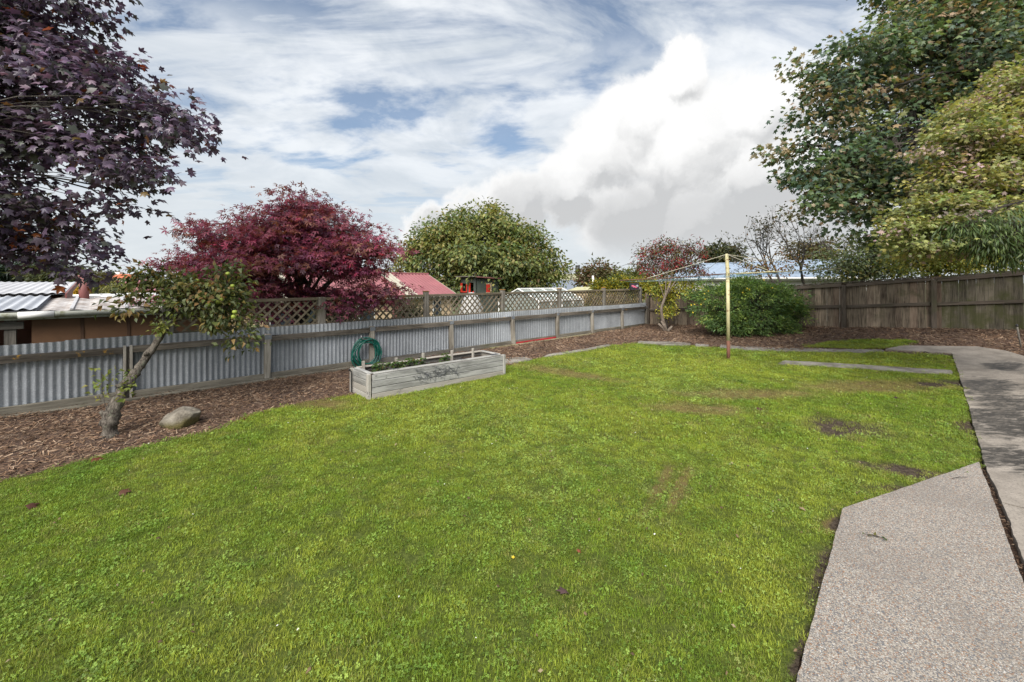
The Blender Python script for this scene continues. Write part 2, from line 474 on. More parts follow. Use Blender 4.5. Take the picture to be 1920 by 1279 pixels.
def dist_to(g, w, c, r, stretch=(1, 1), rot=0.0):
    """soft spot on the ground round world point c"""
    v = g.vmath('SUBTRACT', w, (c[0], c[1], 0))
    v = g.mapping(v, rot=(0, 0, rot))
    v = g.mapping(v, scale=(1 / (r * stretch[0]), 1 / (r * stretch[1]), 0))
    return g.math('SUBTRACT', 1.0, g.vmath('LENGTH', v))

def concrete_mat():
    m, g, bs, _ = new_mat('old_concrete'); w = world_co(g)
    n = g.noise(w, 3.2, 8, .65); f = g.noise(w, 60, 5, .7)
    col = g.mix(g.ss(n, .3, .7), (.165, .142, .118), (.285, .25, .212))
    col = g.mix(g.ss(f, .50, .66, 0, .65), col, (.085, .075, .065))
    col = g.mix(g.ss(g.voronoi(w, 120), .0, .22, .5, 0), col, (.36, .34, .31))
    wear = g.noise(g.mapping(w, rot=(0, 0, R(44)), scale=(.8, 2.6, 1)), 2.2, 8, .72, 1.4)
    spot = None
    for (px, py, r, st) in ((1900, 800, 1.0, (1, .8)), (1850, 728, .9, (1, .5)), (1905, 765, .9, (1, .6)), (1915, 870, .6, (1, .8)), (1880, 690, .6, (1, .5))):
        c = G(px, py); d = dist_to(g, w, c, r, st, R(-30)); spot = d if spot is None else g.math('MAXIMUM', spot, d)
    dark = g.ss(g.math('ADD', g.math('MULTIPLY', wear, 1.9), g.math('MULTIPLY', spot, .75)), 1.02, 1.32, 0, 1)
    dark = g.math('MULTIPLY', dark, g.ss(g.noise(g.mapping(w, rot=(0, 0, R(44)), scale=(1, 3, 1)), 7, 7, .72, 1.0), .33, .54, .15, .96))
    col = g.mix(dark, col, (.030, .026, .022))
    g.put(bs.inputs['Base Color'], col)
    g.put(bs.inputs['Roughness'], g.ss(dark, 0, 1, .92, .6))
    set_bump(g, bs, f, .5, .006); return m
M['concrete'] = concrete_mat()
def edging_mat():
    m, g, bs, _ = new_mat('edging_concrete'); w = world_co(g)
    n = g.noise(w, 4.2, 8, .65)
    col = g.mix(g.ss(n, .3, .7), (.135, .12, .10), (.27, .25, .215))
    col = g.mix(g.ss(g.noise(w, 1.8, 6, .65), .48, .64, 0, .75), col, (.075, .062, .045))
    g.put(bs.inputs['Base Color'], col); bs.inputs['Roughness'].default_value = .9
    set_bump(g, bs, g.noise(w, 50, 5, .7), .5, .008); return m
M['edging'] = edging_mat()

def aggregate_mat():
    m, g, bs, _ = new_mat('exposed_aggregate'); w = world_co(g)
    wj = g.vmath('ADD', w, g.vmath('SCALE', g.noise(w, 40, 2, .5, 0, 'Color'), scale=.012))
    c = g.voronoi(wj, 190, out='Color'); dd = g.voronoi(wj, 190)
    k1, k2, k3 = g.xyz(c)
    col = g.mix(g.ss(k1, .0, 1), (.205, .174, .142), (.38, .342, .295))
    col = g.mix(g.ss(k2, .66, .76), col, (.105, .11, .12))
    col = g.mix(g.ss(k2, .95, .97), col, (.46, .44, .41))
    col = g.mix(g.ss(k3, .90, .94), col, (.24, .125, .065))
    col = g.mix(g.ss(dd, .50, .80, 0, .6), col, (.115, .098, .08))
    blot = g.noise(w, 1.6, 6, .65)
    col = g.mix(g.ss(blot, .42, .72, 0, .38), col, (.13, .112, .098))
    g.put(bs.inputs['Base Color'], col); bs.inputs['Roughness'].default_value = .8
    set_bump(g, bs, g.math('SUBTRACT', 1.0, dd), .6, .004); return m
M['aggregate'] = aggregate_mat()

# worn places of the lawn: pixel, radius in m, x/y stretch, rotation, kind (bare = soil shows, dry = straw colour)
WORN = [(1580, 803, .60, (1.0, .8), 0, 'bare'), (1700, 885, .36, (1.3, .6), .5, 'bare'), (1310, 768, .62, (1.2, .45), .2, 'dry'),
        (1238, 912, .66, (.095, 1.0), .55, 'dry'), (1275, 916, .66, (.095, 1.0), .55, 'dry'), (1562, 985, .16, (.5, 1.2), .8, 'dry'),
        (600, 757, .45, (1.5, .6), .3, 'dry'), (1810, 800, .35, (.4, 1.3), .75, 'bare'),
        (1760, 720, .5, (1.2, .5), 0, 'bare'), (1640, 725, .9, (1.5, .5), 0, 'dry'), (1400, 740, .8, (1.6, .4), 0, 'dry'), 
        (1548, 1075, .20, (.4, 2.4), .78, 'bare'), (1514, 1225, .16, (.4, 2.4), .78, 'bare'), (1572, 985, .14, (.5, 1.5), .78, 'bare'), (1735, 925, .3, (1.6, .4), .3, 'bare'), (1690, 655, .5, (1, .6), 0, 'bare'),
        (1060, 700, .8, (1.6, .4), .7, 'dry')]
WORN = [(G(px, py), r, st, ro, k) for (px, py, r, st, ro, k) in WORN]

def worn_fields(g, w):
    out = {}
    for kind in ('bare', 'dry'):
        f = None
        for (c, r, st, ro, k) in WORN:
            if k != kind: continue
            d = dist_to(g, w, c, r, st, ro); f = d if f is None else g.math('MAXIMUM', f, d)
        n = g.noise(w, 6, 5, .65)
        out[kind] = g.ss(g.math('ADD', f, g.math('MULTIPLY', g.math('SUBTRACT', n, .5), 1.3)), .05, .55)
    return out

def lawn_mat():
    m, g, bs, _ = new_mat('lawn_soil'); w = world_co(g)
    f = worn_fields(g, w)
    n = g.noise(w, 30, 6, .7)
    col = g.mix(g.ss(n, .35, .65), (.050, .066, .014), (.095, .118, .026))
    col = g.mix(f['dry'], col, (.13, .10, .04))
    col = g.mix(f['bare'], col, g.mix(g.ss(n, .4, .6), (.035, .026, .019), (.085, .065, .048)))
    g.put(bs.inputs['Base Color'], col); bs.inputs['Roughness'].default_value = 1.0
    bs.inputs['Specular IOR Level'].default_value = .1
    set_bump(g, bs, n, 1.0, .02); return m
M['lawn'] = lawn_mat()

def grass_mat(name, c1, c2, dryc, trans=.42):
    """colour from two numbers stored on every tuft: how yellow it is and how dry"""
    m, g, bs, out = new_mat(name)
    yel = g.node('ShaderNodeAttribute', attribute_type='INSTANCER', attribute_name='yel').outputs['Fac']
    dry = g.node('ShaderNodeAttribute', attribute_type='INSTANCER', attribute_name='dry').outputs['Fac']
    rnd = g.node('ShaderNodeObjectInfo').outputs['Random']
    col = g.mix(yel, c1, c2)
    col = g.mix(dry, col, dryc)
    sh = g.ss(rnd, 0, 1, .64, 1.32)
    col = g.mix(1.0, col, g.comb(sh, sh, sh), 'MULTIPLY')
    g.put(bs.inputs['Base Color'], col); bs.inputs['Roughness'].default_value = .55; bs.inputs['Specular IOR Level'].default_value = .25
    tr = g.node('ShaderNodeBsdfTranslucent'); g.put(tr.inputs[0], col)
    mx = g.node('ShaderNodeMixShader'); mx.inputs[0].default_value = trans
    g.l.new(bs.outputs[0], mx.inputs[1]); g.l.new(tr.outputs[0], mx.inputs[2]); g.l.new(mx.outputs[0], out.inputs[0])
    return m
M['grass'] = grass_mat('grass_blade', (.180, .275, .026), (.345, .390, .050), (.31, .265, .095))
M['clover'] = grass_mat('clover_leaf', (.160, .270, .044), (.290, .385, .080), (.24, .25, .09))

# ------------------------------------------------------------------ ground
def inside(poly, x, y):
    """even-odd test, arrays"""
    x = np.asarray(x); y = np.asarray(y); r = np.zeros(x.shape, bool); n = len(poly)
    for i in range(n):
        x0, y0 = poly[i]; x1, y1 = poly[(i + 1) % n]
        if y0 == y1: continue
        c = ((y0 > y) != (y1 > y)) & (x < (x1 - x0) * (y - y0) / (y1 - y0) + x0)
        r ^= c
    return r
def edge_dist(poly, x, y):
    d = np.full(np.asarray(x).shape, 1e9); n = len(poly)
    for i in range(n):
        a = np.array(poly[i]); b = np.array(poly[(i + 1) % n]); e = b - a; L = max(e @ e, 1e-9)
        t = np.clip(((x - a[0]) * e[0] + (y - a[1]) * e[1]) / L, 0, 1)
        d = np.minimum(d, np.hypot(x - a[0] - t * e[0], y - a[1] - t * e[1]))
    return d
def smooth_noise(x, y, f, seed=0):
    r = np.random.default_rng(seed); v = 0
    for k in range(6):
        th = r.uniform(0, 6.28); ff = f * r.uniform(.6, 1.7)
        v = v + np.sin((x * math.cos(th) + y * math.sin(th)) * ff + r.uniform(0, 6.28))
    return v / 6
def densify(poly, step, wob=0.0):
    out = []
    for i in range(len(poly)):
        p, q = np.array(poly[i]), np.array(poly[(i + 1) % len(poly)])
        n = max(1, int(np.hypot(*(q - p)) / step))
        for k in range(n): out.append(p + (q - p) * k / n)
    out = np.array(out)
    if wob:
        out[:, 0] += wob * smooth_noise(out[:, 0], out[:, 1], 9, 3) + RNG.normal(0, wob * .35, len(out))
        out[:, 1] += wob * smooth_noise(out[:, 0], out[:, 1], 9, 4) + RNG.normal(0, wob * .35, len(out))
    return [tuple(p) for p in out]
def sheet(name, poly, mat, dz, step=.3, thick=0.0, zf=None, kind='structure', edge_step=None, wob=0.0):
    """a sheet that follows the garden level inside a polygon, with a skirt if thick"""
    poly = densify(poly, edge_step or step, wob)
    xs, ys = np.array(poly).T
    gx, gy = np.meshgrid(np.arange(xs.min(), xs.max(), step), np.arange(ys.min(), ys.max(), step))
    gx = gx.ravel(); gy = gy.ravel()
    ok = inside(poly, gx, gy); gx, gy = gx[ok], gy[ok]
    ok = edge_dist(poly, gx, gy) > step * .3; gx, gy = gx[ok], gy[ok]
    pts = [Vector(p) for p in poly] + [Vector((a, b)) for a, b in zip(gx, gy)]
    n = len(poly)
    v2, _e, fs, *_ = delaunay_2d_cdt(pts, [(i, (i + 1) % n) for i in range(n)], [], 1, 1e-5)
    x = np.array([v.x for v in v2]); y = np.array([v.y for v in v2])
    z = (zf(x, y) if zf else g_xy(x, y)) + dz
    vs = [(a, b, c) for a, b, c in zip(x, y, z)]
    F = []
    for f in fs:
        p = [v2[i] for i in f]
        ar = sum(p[i].x * p[(i+1) % len(p)].y - p[(i+1) % len(p)].x * p[i].y for i in range(len(p)))
        F.append(tuple(f) if ar > 0 else tuple(reversed(f)))
    if thick:
        cnt = {}
        for f in F:
            for i in range(len(f)): cnt[(f[i], f[(i+1) % len(f)])] = 1
        low = {}
        for (i, j) in list(cnt):
            if (j, i) not in cnt:
                for k in (i, j):
                    if k not in low: low[k] = len(vs); vs.append((vs[k][0], vs[k][1], vs[k][2] - thick))
                F.append((j, i, low[i], low[j]))
    me = bpy.data.meshes.new(name); me.from_pydata(vs, [], F); me.update()
    o = obj(name, me, mat); tag(o, kind=kind); return o

def ground_z(a, b):
    a, b = np.asarray(a, float), np.asarray(b, float)
    inner = g_ab(a, b) * (1 - sstep((a - 15.6) / 6)) - .06
    w = .35 + 7 * sstep((a - 15.6) / 4)
    return inner * (b > -8.4) - 1.2 * sstep((-8.45 - b) / w)
ga = np.concatenate([[-900, -400, -150, -60, -30, -15], np.arange(-9, 15.5, .75), [15.5, 15.8, 16.5, 18, 20, 23, 27, 33, 45, 70, 120, 250, 600, 1500]])
gb = np.concatenate([[-1500, -600, -250, -120, -60, -35, -22, -16, -12, -10, -9.2, -8.85, -8.7, -8.55, -8.45], np.arange(-8.2, 5, .75), [6, 8, 12, 20, 40, 90, 250, 900]])
gA, gB = np.meshgrid(ga, gb, indexing='ij'); gZ = ground_z(gA, gB)
gv = np.stack([gA * U.x + gB * V.x, gA * U.y + gB * V.y, gZ], -1).reshape(-1, 3)
na, nb = gA.shape; idx = np.arange(na * nb).reshape(na, nb)
q = np.stack([idx[:-1, :-1], idx[:-1, 1:], idx[1:, 1:], idx[1:, :-1]], -1).reshape(-1, 4)
ground_me = bpy.data.meshes.new('ground'); ground_me.from_pydata(gv.tolist(), [], q.tolist()); ground_me.update()
tag(obj('ground', ground_me, M['ground'], smooth=False), kind='structure')

xy = lambda v: (v.x, v.y)
LAWN = [xy(AB(-6, -5.8)), xy(AB(-3, -5.7))] + [xy(G(*p)) for p in ((0, 905), (125, 873), (260, 838), (345, 820), (415, 803), (470, 780), (560, 757), (620, 747), (665, 742),
        (800, 722), (943, 688), (985, 678), (1050, 665), (1100, 656), (1145, 649), (1200, 644), (1250, 646), (1330, 652), (1440, 660), (1560, 662), (1660, 661), (1783, 667),
        (1797, 705), (1815, 765), (1838, 858), (1834, 874), (1580, 963), (1497, 1279))] + [xy(AB(-6, -.02))]
LAWN2 = [xy(G(*p)) for p in ((1505, 651), (1555, 642), (1605, 638), (1680, 637), (1715, 640), (1706, 647), (1664, 654), (1600, 655))]
PATH = [xy(G(*p)) for p in ((1785, 665), (1797, 700), (1816, 765), (1842, 862))] + [xy(AB(4.6, .27)), xy(AB(-6, .79)), xy(AB(-6, 1.95)), xy(AB(6, 1.45)), xy(AB(9.6, 1.2))] + \
       [xy(G(*p)) for p in ((1945, 700), (1925, 672), (1885, 660), (1830, 652), (1690, 650), (1660, 657))]
SLAB = [xy(G(1580, 962)), xy(G(1836, 873)), xy(AB(4.6, .225)), xy(AB(-6, .745)), xy(AB(-6, .02)), xy(G(1497, 1279))]
YARD = [xy(AB(-7, -8.42)), xy(AB(15.33, -8.42)), xy(AB(15.33, 6)), xy(AB(-7, 6))]

def mulch_z(x, y):
    ins = inside(LAWN, x, y) | inside(PATH, x, y) | inside(SLAB, x, y) | inside(LAWN2, x, y)
    d = np.minimum(np.minimum(edge_dist(LAWN, x, y), edge_dist(PATH, x, y)), edge_dist(LAWN2, x, y))
    k = sstep(d / .55) * ~ins
    a, b = ab(x, y)
    bank = .05 * sstep((a - 13.0) / 2.2)
    return g_xy(x, y) - .022 * ins + k * (.035 + bank + .022 * smooth_noise(x, y, 5, 8) + .012 * smooth_noise(x, y, 14, 9)) - .006
sheet('mulch_bed', YARD, M['mulch'], 0, step=.16, zf=mulch_z, edge_step=.5)
sheet('lawn', LAWN, M['lawn'], .004, step=.4, edge_step=.12, wob=.02)
sheet('lawn_strip', LAWN2, M['lawn'], .012, step=.3, edge_step=.12, wob=.02)
def cut(poly, a_cut, keep_above, gap=.007):
    """part of a polygon on one side of the line a = a_cut (the joints of the path)"""
    out = []; sg = 1 if keep_above else -1; lim = a_cut + sg * gap
    f = lambda p: sg * (ab(p[0], p[1])[0] - lim)
    for p, q in zip(poly, poly[1:] + poly[:1]):
        fp, fq = f(p), f(q)
        if fp >= 0: out.append(p)
        if fp * fq < 0: t = fp / (fp - fq); out.append((p[0] + (q[0] - p[0]) * t, p[1] + (q[1] - p[1]) * t))
    return out
joints = [4.92, 8.6]
pieces = [cut(PATH, joints[0], False), cut(cut(PATH, joints[0], True), joints[1], False), cut(PATH, joints[1], True)]
for k, pc_ in enumerate(pieces):
    sheet('concrete_path', pc_, M['concrete'], .030 + .003 * (k % 2), step=.4, thick=.10, edge_step=.06, wob=.007)
sheet('aggregate_slab', SLAB, M['aggregate'], .036, step=.4, thick=.12, edge_step=.05, wob=.0035)
EDG = [((1196, 645), (1198, 641), (1255, 642), (1296, 645), (1294, 650), (1250, 649)), ((1303, 651), (1306, 646), (1330, 648), (1328, 653)),
       ((1348, 655), (1352, 648), (1440, 654), (1555, 656), (1655, 658), (1658, 662), (1560, 662), (1440, 660)),
       ((944, 683), (944, 673), (984, 672), (1000, 676), (985, 680)), ((1020, 671), (1030, 666), (1100, 655), (1140, 647), (1146, 650), (1102, 659), (1050, 667)),
       ((1460, 684), (1470, 678), (1600, 685), (1784, 697), (1786, 703), (1700, 700), (1600, 692))]
for e in EDG:
    sheet('concrete_edging', [xy(G(*p)) for p in e], M['edging'], .028, step=.3, thick=.09, edge_step=.12, wob=.018)

# ---- grass: blades and clover leaves on points
def blade_arrays(rng, n, rad, hmin, hmax, wmin, wmax):
    th = rng.uniform(0, 6.283, n); rr = rad * np.sqrt(rng.random(n))
    bx, by = rr * np.cos(th), rr * np.sin(th)
    h = rng.uniform(hmin, hmax, n); w = rng.uniform(wmin, wmax, n) / 2
    az = rng.uniform(0, 6.283, n); lean = rng.uniform(.2, 1.25, n) * h
    cx, sx = np.cos(az), np.sin(az)
    V_ = np.zeros((n, 5, 3))
    px, py = -sx * w, cx * w
    V_[:, 0] = np.stack([bx + px, by + py, np.full(n, -.003)], -1); V_[:, 1] = np.stack([bx - px, by - py, np.full(n, -.003)], -1)
    mx, my, mz = bx + cx * lean * .35, by + sx * lean * .35, h * .65
    V_[:, 2] = np.stack([mx + px * .8, my + py * .8, mz], -1); V_[:, 3] = np.stack([mx - px * .8, my - py * .8, mz], -1)
    V_[:, 4] = np.stack([bx + cx * lean, by + sx * lean, h * .92], -1)
    T = np.array([[0, 1, 3], [0, 3, 2], [2, 3, 4]])[None] + (np.arange(n) * 5)[:, None, None]
    return V_.reshape(-1, 3), T.reshape(-1, 3)
def clover_arrays(rng, n, rad):
    vs, ts = [], []
    for i in range(n):
        th = rng.uniform(0, 6.283); rr = rad * math.sqrt(rng.random()); c = np.array([rr * math.cos(th), rr * math.sin(th), rng.uniform(.008, .026)])
        tilt = rng.normal(0, .35, 2); s = rng.uniform(.0045, .0085); a0 = rng.uniform(0, 6.283)
        for k in range(3):
            a = a0 + k * 2.094; d = np.array([math.cos(a), math.sin(a), 0]); e = np.array([-d[1], d[0], 0])
            p = [c, c + d * s * .6 + e * s * .52, c + d * s * 1.1 + e * s * .3, c + d * s * 1.1 - e * s * .3, c + d * s * .6 - e * s * .52]
            p = [v + np.array([0, 0, (v - c) @ np.array([tilt[0], tilt[1], 0]) + .15 * abs((v - c) @ e)]) for v in p]
            b = len(vs); vs += p; ts += [(b, b+2, b+1), (b, b+3, b+2), (b, b+4, b+3)]
    return np.array(vs), np.array(ts)
tuft_col = bpy.data.collections.new('lawn_tufts')
_r = np.random.default_rng(5)
for k in range(6):
    bv, bt = blade_arrays(_r, 78 if k < 4 else 52, .080, .009, .028, .0015, .0032)
    cvv, ctt = clover_arrays(_r, (1, 4, 2, 6, 13, 17)[k], .07)
    me = fast_mesh('tuft', np.concatenate([bv, cvv]), np.concatenate([bt, ctt + len(bv)]))
    me.materials.append(M['grass']); me.materials.append(M['clover'])
    mi = np.zeros(len(me.polygons), np.int32); mi[len(bt):] = 1; me.polygons.foreach_set('material_index', mi)
    tuft_col.objects.link(bpy.data.objects.new('tuft%d' % k, me))

def scatter(poly, dens, margin=0.0):
    p = np.array(poly); lo, hi = p.min(0), p.max(0)
    lo = np.maximum(lo, [-9, .9]); n = int(np.prod(hi - lo) * dens)
    x = RNG.uniform(lo[0], hi[0], n); y = RNG.uniform(lo[1], hi[1], n)
    ok = inside(poly, x, y) & (np.abs(x) < 1.5 * y + 1.0)
    return x[ok], y[ok]
def gn_instances(name, pts, rot, scl, ids, extra, coll):
    me = bpy.data.meshes.new(name); me.vertices.add(len(pts)); me.vertices.foreach_set('co', np.ascontiguousarray(pts, np.float32).ravel())
    for nm, ty, arr, key in [('rot', 'FLOAT_VECTOR', rot, 'vector'), ('scl', 'FLOAT', scl, 'value'), ('ids', 'INT', ids, 'value')] + [(k, 'FLOAT', v, 'value') for k, v in extra.items()]:
        me.attributes.new(nm, ty, 'POINT').data.foreach_set(key, np.ascontiguousarray(arr, np.int32 if ty == 'INT' else np.float32).ravel())
    me.update(); o = obj(name, me)
    ng = bpy.data.node_groups.new(name, 'GeometryNodeTree')
    ng.interface.new_socket('Geometry', in_out='INPUT', socket_type='NodeSocketGeometry'); ng.interface.new_socket('Geometry', in_out='OUTPUT', socket_type='NodeSocketGeometry')
    n = ng.nodes; l = ng.links
    gi, go = n.new('NodeGroupInput'), n.new('NodeGroupOutput'); ip = n.new('GeometryNodeInstanceOnPoints'); ci = n.new('GeometryNodeCollectionInfo')
    ci.inputs['Collection'].default_value = coll; ci.inputs['Separate Children'].default_value = True; ci.inputs['Reset Children'].default_value = True
    ip.inputs['Pick Instance'].default_value = True
    l.new(gi.outputs[0], ip.inputs['Points']); l.new(ci.outputs[0], ip.inputs['Instance'])
    for nm, ty, sk in (('rot', 'FLOAT_VECTOR', 'Rotation'), ('scl', 'FLOAT', 'Scale'), ('ids', 'INT', 'Instance Index')):
        na_ = n.new('GeometryNodeInputNamedAttribute'); na_.data_type = ty; na_.inputs[0].default_value = nm; l.new(na_.outputs[0], ip.inputs[sk])
    l.new(ip.outputs[0], go.inputs[0])
    o.modifiers.new('scatter', 'NODES').node_group = ng
    return o
def grass_points():
    X, Y, S = [], [], []
    for (y0, y1, dens, sc) in ((.9, 4.5, 560, .82), (4.5, 8, 330, 1.15), (8, 20, 190, 1.5)):
        for poly in (LAWN, LAWN2):
            x, y = scatter(poly, dens); ok = (y >= y0) & (y < y1)
            X.append(x[ok]); Y.append(y[ok]); S.append(np.full(ok.sum(), sc))
    x, y, s = map(np.concatenate, (X, Y, S))
    keep = np.ones(len(x), bool); dry = np.zeros(len(x))
    for e in EDG: keep &= ~(inside([xy(G(*p)) for p in e], x, y) & (RNG.random(len(x)) < .93))
    for (c, r, st, ro, k) in WORN:
        dx, dy = x - c.x, y - c.y
        u = (dx * math.cos(ro) - dy * math.sin(ro)) / (r * st[0]); v = (dx * math.sin(ro) + dy * math.cos(ro)) / (r * st[1])
        f = 1 - np.hypot(u, v) + .35 * smooth_noise(x, y, 16, 21)
        if k == 'bare': keep &= ~(RNG.random(len(x)) < .88 * sstep((f + .05) / .6))
        else:
            keep &= ~(RNG.random(len(x)) < .30 * sstep(f / .6)); s = s * (1 - .25 * sstep(f / .6))
        dry = np.maximum(dry, (.92 if k == 'dry' else .4) * sstep((f + .15) / .6))
    x, y, s, dry = x[keep], y[keep], s[keep], dry[keep]
    s = s * RNG.uniform(.6, 1.25, len(x)) * (1 + .22 * smooth_noise(x, y, 6.5, 13))
    cl = .7 * smooth_noise(x, y, 2.1, 31) + .6 * smooth_noise(x, y, 8, 32) + RNG.normal(0, .25, len(x))
    ids = np.where(cl > .28, RNG.integers(4, 6, len(x)), RNG.integers(0, 4, len(x)))
    z = g_xy(x, y) + .004
    yel = np.clip(.5 + .55 * smooth_noise(x, y, .9, 51) + .45 * smooth_noise(x, y, 4.5, 52) + .3 * smooth_noise(x, y, 13, 54) + .2 * sstep((y - 4) / 5) + RNG.normal(0, .22, len(x)), 0, 1)
    dry = np.clip(dry + (RNG.random(len(x)) < .09) * .6 + .25 * np.clip(smooth_noise(x, y, 1.6, 53) - .25, 0, 1), 0, .9)
    rot = np.stack([RNG.normal(0, .1, len(x)), RNG.normal(0, .1, len(x)), RNG.uniform(0, 6.283, len(x))], -1)
    return np.stack([x, y, z], -1), rot, s, ids, {'yel': yel, 'dry': dry}
tag(gn_instances('grass', *grass_points(), tuft_col), 'short mown lawn grass mixed with clover', 'grass', kind='stuff')

# ---- bark chips on the beds
def chips(n_near, n_far):
    xs, ys = [], []
    for (n, y0, y1, x0, x1) in ((n_near, 1.5, 7.5, -9, 1), (n_far, 7, 17.5, -5, 15)):
        x = RNG.uniform(x0, x1, n); y = RNG.uniform(y0, y1, n); xs.append(x); ys.append(y)
    x, y = np.concatenate(xs), np.concatenate(ys)
    a, b = ab(x, y)
    bad = inside(LAWN, x, y) | inside(PATH, x, y) | inside(SLAB, x, y) | inside(LAWN2, x, y)
    spill = (RNG.random(len(x)) < .35) & (edge_dist(LAWN, x, y) < .07)
    ok = (b > FENCE_B - .02) & (a < BACK_A - .06) & (~bad | spill) & (b < 4)
    x, y = x[ok], y[ok]
    ga_ = RNG.uniform(0, 5.8, 420); gb_ = .225 + (4.6 - ga_) * .0491 + .022 + RNG.normal(0, .012, 420)     # debris in the joint beside the slab
    x = np.concatenate([x, ga_ * U.x + gb_ * V.x]); y = np.concatenate([y, ga_ * U.y + gb_ * V.y]); n = len(x)
    z = np.maximum(mulch_z(x, y), g_xy(x, y)) + RNG.uniform(.0, .022, n)
    sc = np.where(y > 8, 1.5, 1.0); sc[-420:] = .32
    L = RNG.uniform(.02, .085, n) * sc; W = RNG.uniform(.004, .014, n) * sc; T = RNG.uniform(.002, .006, n)
    yaw = RNG.uniform(0, 6.283, n); pit = RNG.normal(0, .28, n); rol = RNG.normal(0, .5, n)
    d = np.stack([np.cos(yaw) * np.cos(pit), np.sin(yaw) * np.cos(pit), np.sin(pit)], -1)
    s0 = np.stack([-np.sin(yaw), np.cos(yaw), np.zeros(n)], -1); up = np.cross(d, s0)
    s = s0 * np.cos(rol)[:, None] + up * np.sin(rol)[:, None]; u = np.cross(d, s)
    c = np.stack([x, y, z], -1)
    V_ = np.zeros((n, 6, 3))
    for k, (e, f) in enumerate(((-.5, -1), (-.5, 1), (.5, -.6), (.5, .6))):
        V_[:, k] = c + d * (L * e)[:, None] + s * (W * f * .5)[:, None]
    V_[:, 4] = c - d * (L * .38)[:, None] + u * T[:, None]; V_[:, 5] = c + d * (L * .4)[:, None] + u * T[:, None]
    t = np.array([[0, 2, 5], [0, 5, 4], [3, 1, 4], [3, 4, 5], [1, 0, 4], [2, 3, 5]])
    Tr = (t[None] + (np.arange(n) * 6)[:, None, None]).reshape(-1, 3)
    pal = np.array([[.27, .175, .115], [.17, .105, .066], [.36, .265, .185], [.095, .055, .036], [.225, .14, .085]])
    dark = sstep((smooth_noise(x, y, 3.2, 41) + .1) / .9)
    col = pal[RNG.integers(0, 5, n)] * RNG.uniform(.7, 1.15, (n, 1)) * (1 - .45 * dark[:, None])
    col[-420:] *= .55
    me = fast_mesh('bark_chips', V_.reshape(-1, 3), Tr, np.repeat(col, 6, 0))
    tag(obj('bark_chips', me, M['chip']), 'loose brown bark chips mulching the garden beds', 'bark mulch', kind='stuff')
chips(60000, 90000)

# ---- flecks in the lawn: white clover heads and dead scraps
def flecks(name, label, cat, n, size, pal, dz):
    x, y = scatter(LAWN, 30); k = RNG.choice(len(x), n, replace=False); x, y = x[k], y[k]
    z = g_xy(x, y) + dz + RNG.uniform(-.006, .006, n); c = np.stack([x, y, z], -1)
    s = RNG.uniform(*size, n)[:, None]; th = RNG.uniform(0, 6.28, n); e = np.stack([np.cos(th), np.sin(th), RNG.normal(0, .25, n)], -1); f = np.stack([-np.sin(th), np.cos(th), RNG.normal(0, .4, n)], -1) * RNG.uniform(.25, 1, (n, 1))
    up = np.array([0, 0, 1.0])
    V_ = np.stack([c + e * s, c + f * s, c - e * s, c - f * s, c + up * s * .8], 1).reshape(-1, 3)
    t = np.array([[0, 1, 4], [1, 2, 4], [2, 3, 4], [3, 0, 4]]); T = (t[None] + (np.arange(n) * 5)[:, None, None]).reshape(-1, 3)
    col = np.array(pal)[RNG.integers(0, len(pal), n)]
    tag(obj(name, fast_mesh(name, V_, T, np.repeat(col, 5, 0)), M['leaf_dull']), label, cat, kind='stuff')
flecks('clover_flowers', 'tiny white clover flowers dotted over the lawn', 'flowers', 130, (.004, .008), [(.75, .74, .70), (.62, .62, .60)], .030)
flecks('lawn_litter', 'small dead brown scraps scattered over the lawn', 'leaf litter', 520, (.005, .016), [(.20, .14, .08), (.11, .07, .045), (.30, .24, .15)], .024)

# ------------------------------------------------------------------ corrugated iron fence
Z3 = Vector((0, 0, 1))
iron_fence = thing('corrugated_iron_fence', 'low galvanised corrugated iron fence with weathered timber posts and rail along the lawn', 'fence', AB(4, FENCE_B))
PA = [-7.1, -5.25, -3.4, -1.55, .29, 2.09, 4.0, 5.97, 7.99, 9.87, 11.64, 13.46, 15.22]
LEAN = {5.97: .04, 7.99: .07, 9.87: .03, 11.64: .05, 13.46: .05}
def corrugated(w, z0, z1, pitch=.0762, amp=.0125, per=8, rows=1):
    n = int(round(w / pitch * per)); vs, fs = [], []
    for r in range(rows + 1):
        for i in range(n + 1):
            x = w * i / n; vs.append((x, amp * math.cos(2 * math.pi * x / pitch), z0 + (z1 - z0) * r / rows))
    for r in range(rows):
        for i in range(n):
            k = r * (n + 1) + i; fs.append((k, k + 1, k + n + 2, k + n + 1))
    me = bpy.data.meshes.new('sheet'); me.from_pydata(vs, [], fs); me.update()
    me.polygons.foreach_set('use_smooth', [True] * len(me.polygons)); return me
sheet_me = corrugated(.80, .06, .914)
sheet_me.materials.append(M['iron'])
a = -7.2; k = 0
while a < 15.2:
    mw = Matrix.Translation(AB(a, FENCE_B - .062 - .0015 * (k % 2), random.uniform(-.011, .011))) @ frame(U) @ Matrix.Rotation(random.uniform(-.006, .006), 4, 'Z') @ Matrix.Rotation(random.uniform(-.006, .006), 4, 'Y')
    obj('iron_sheet', sheet_me, None, iron_fence, mw); a += .762; k += 1
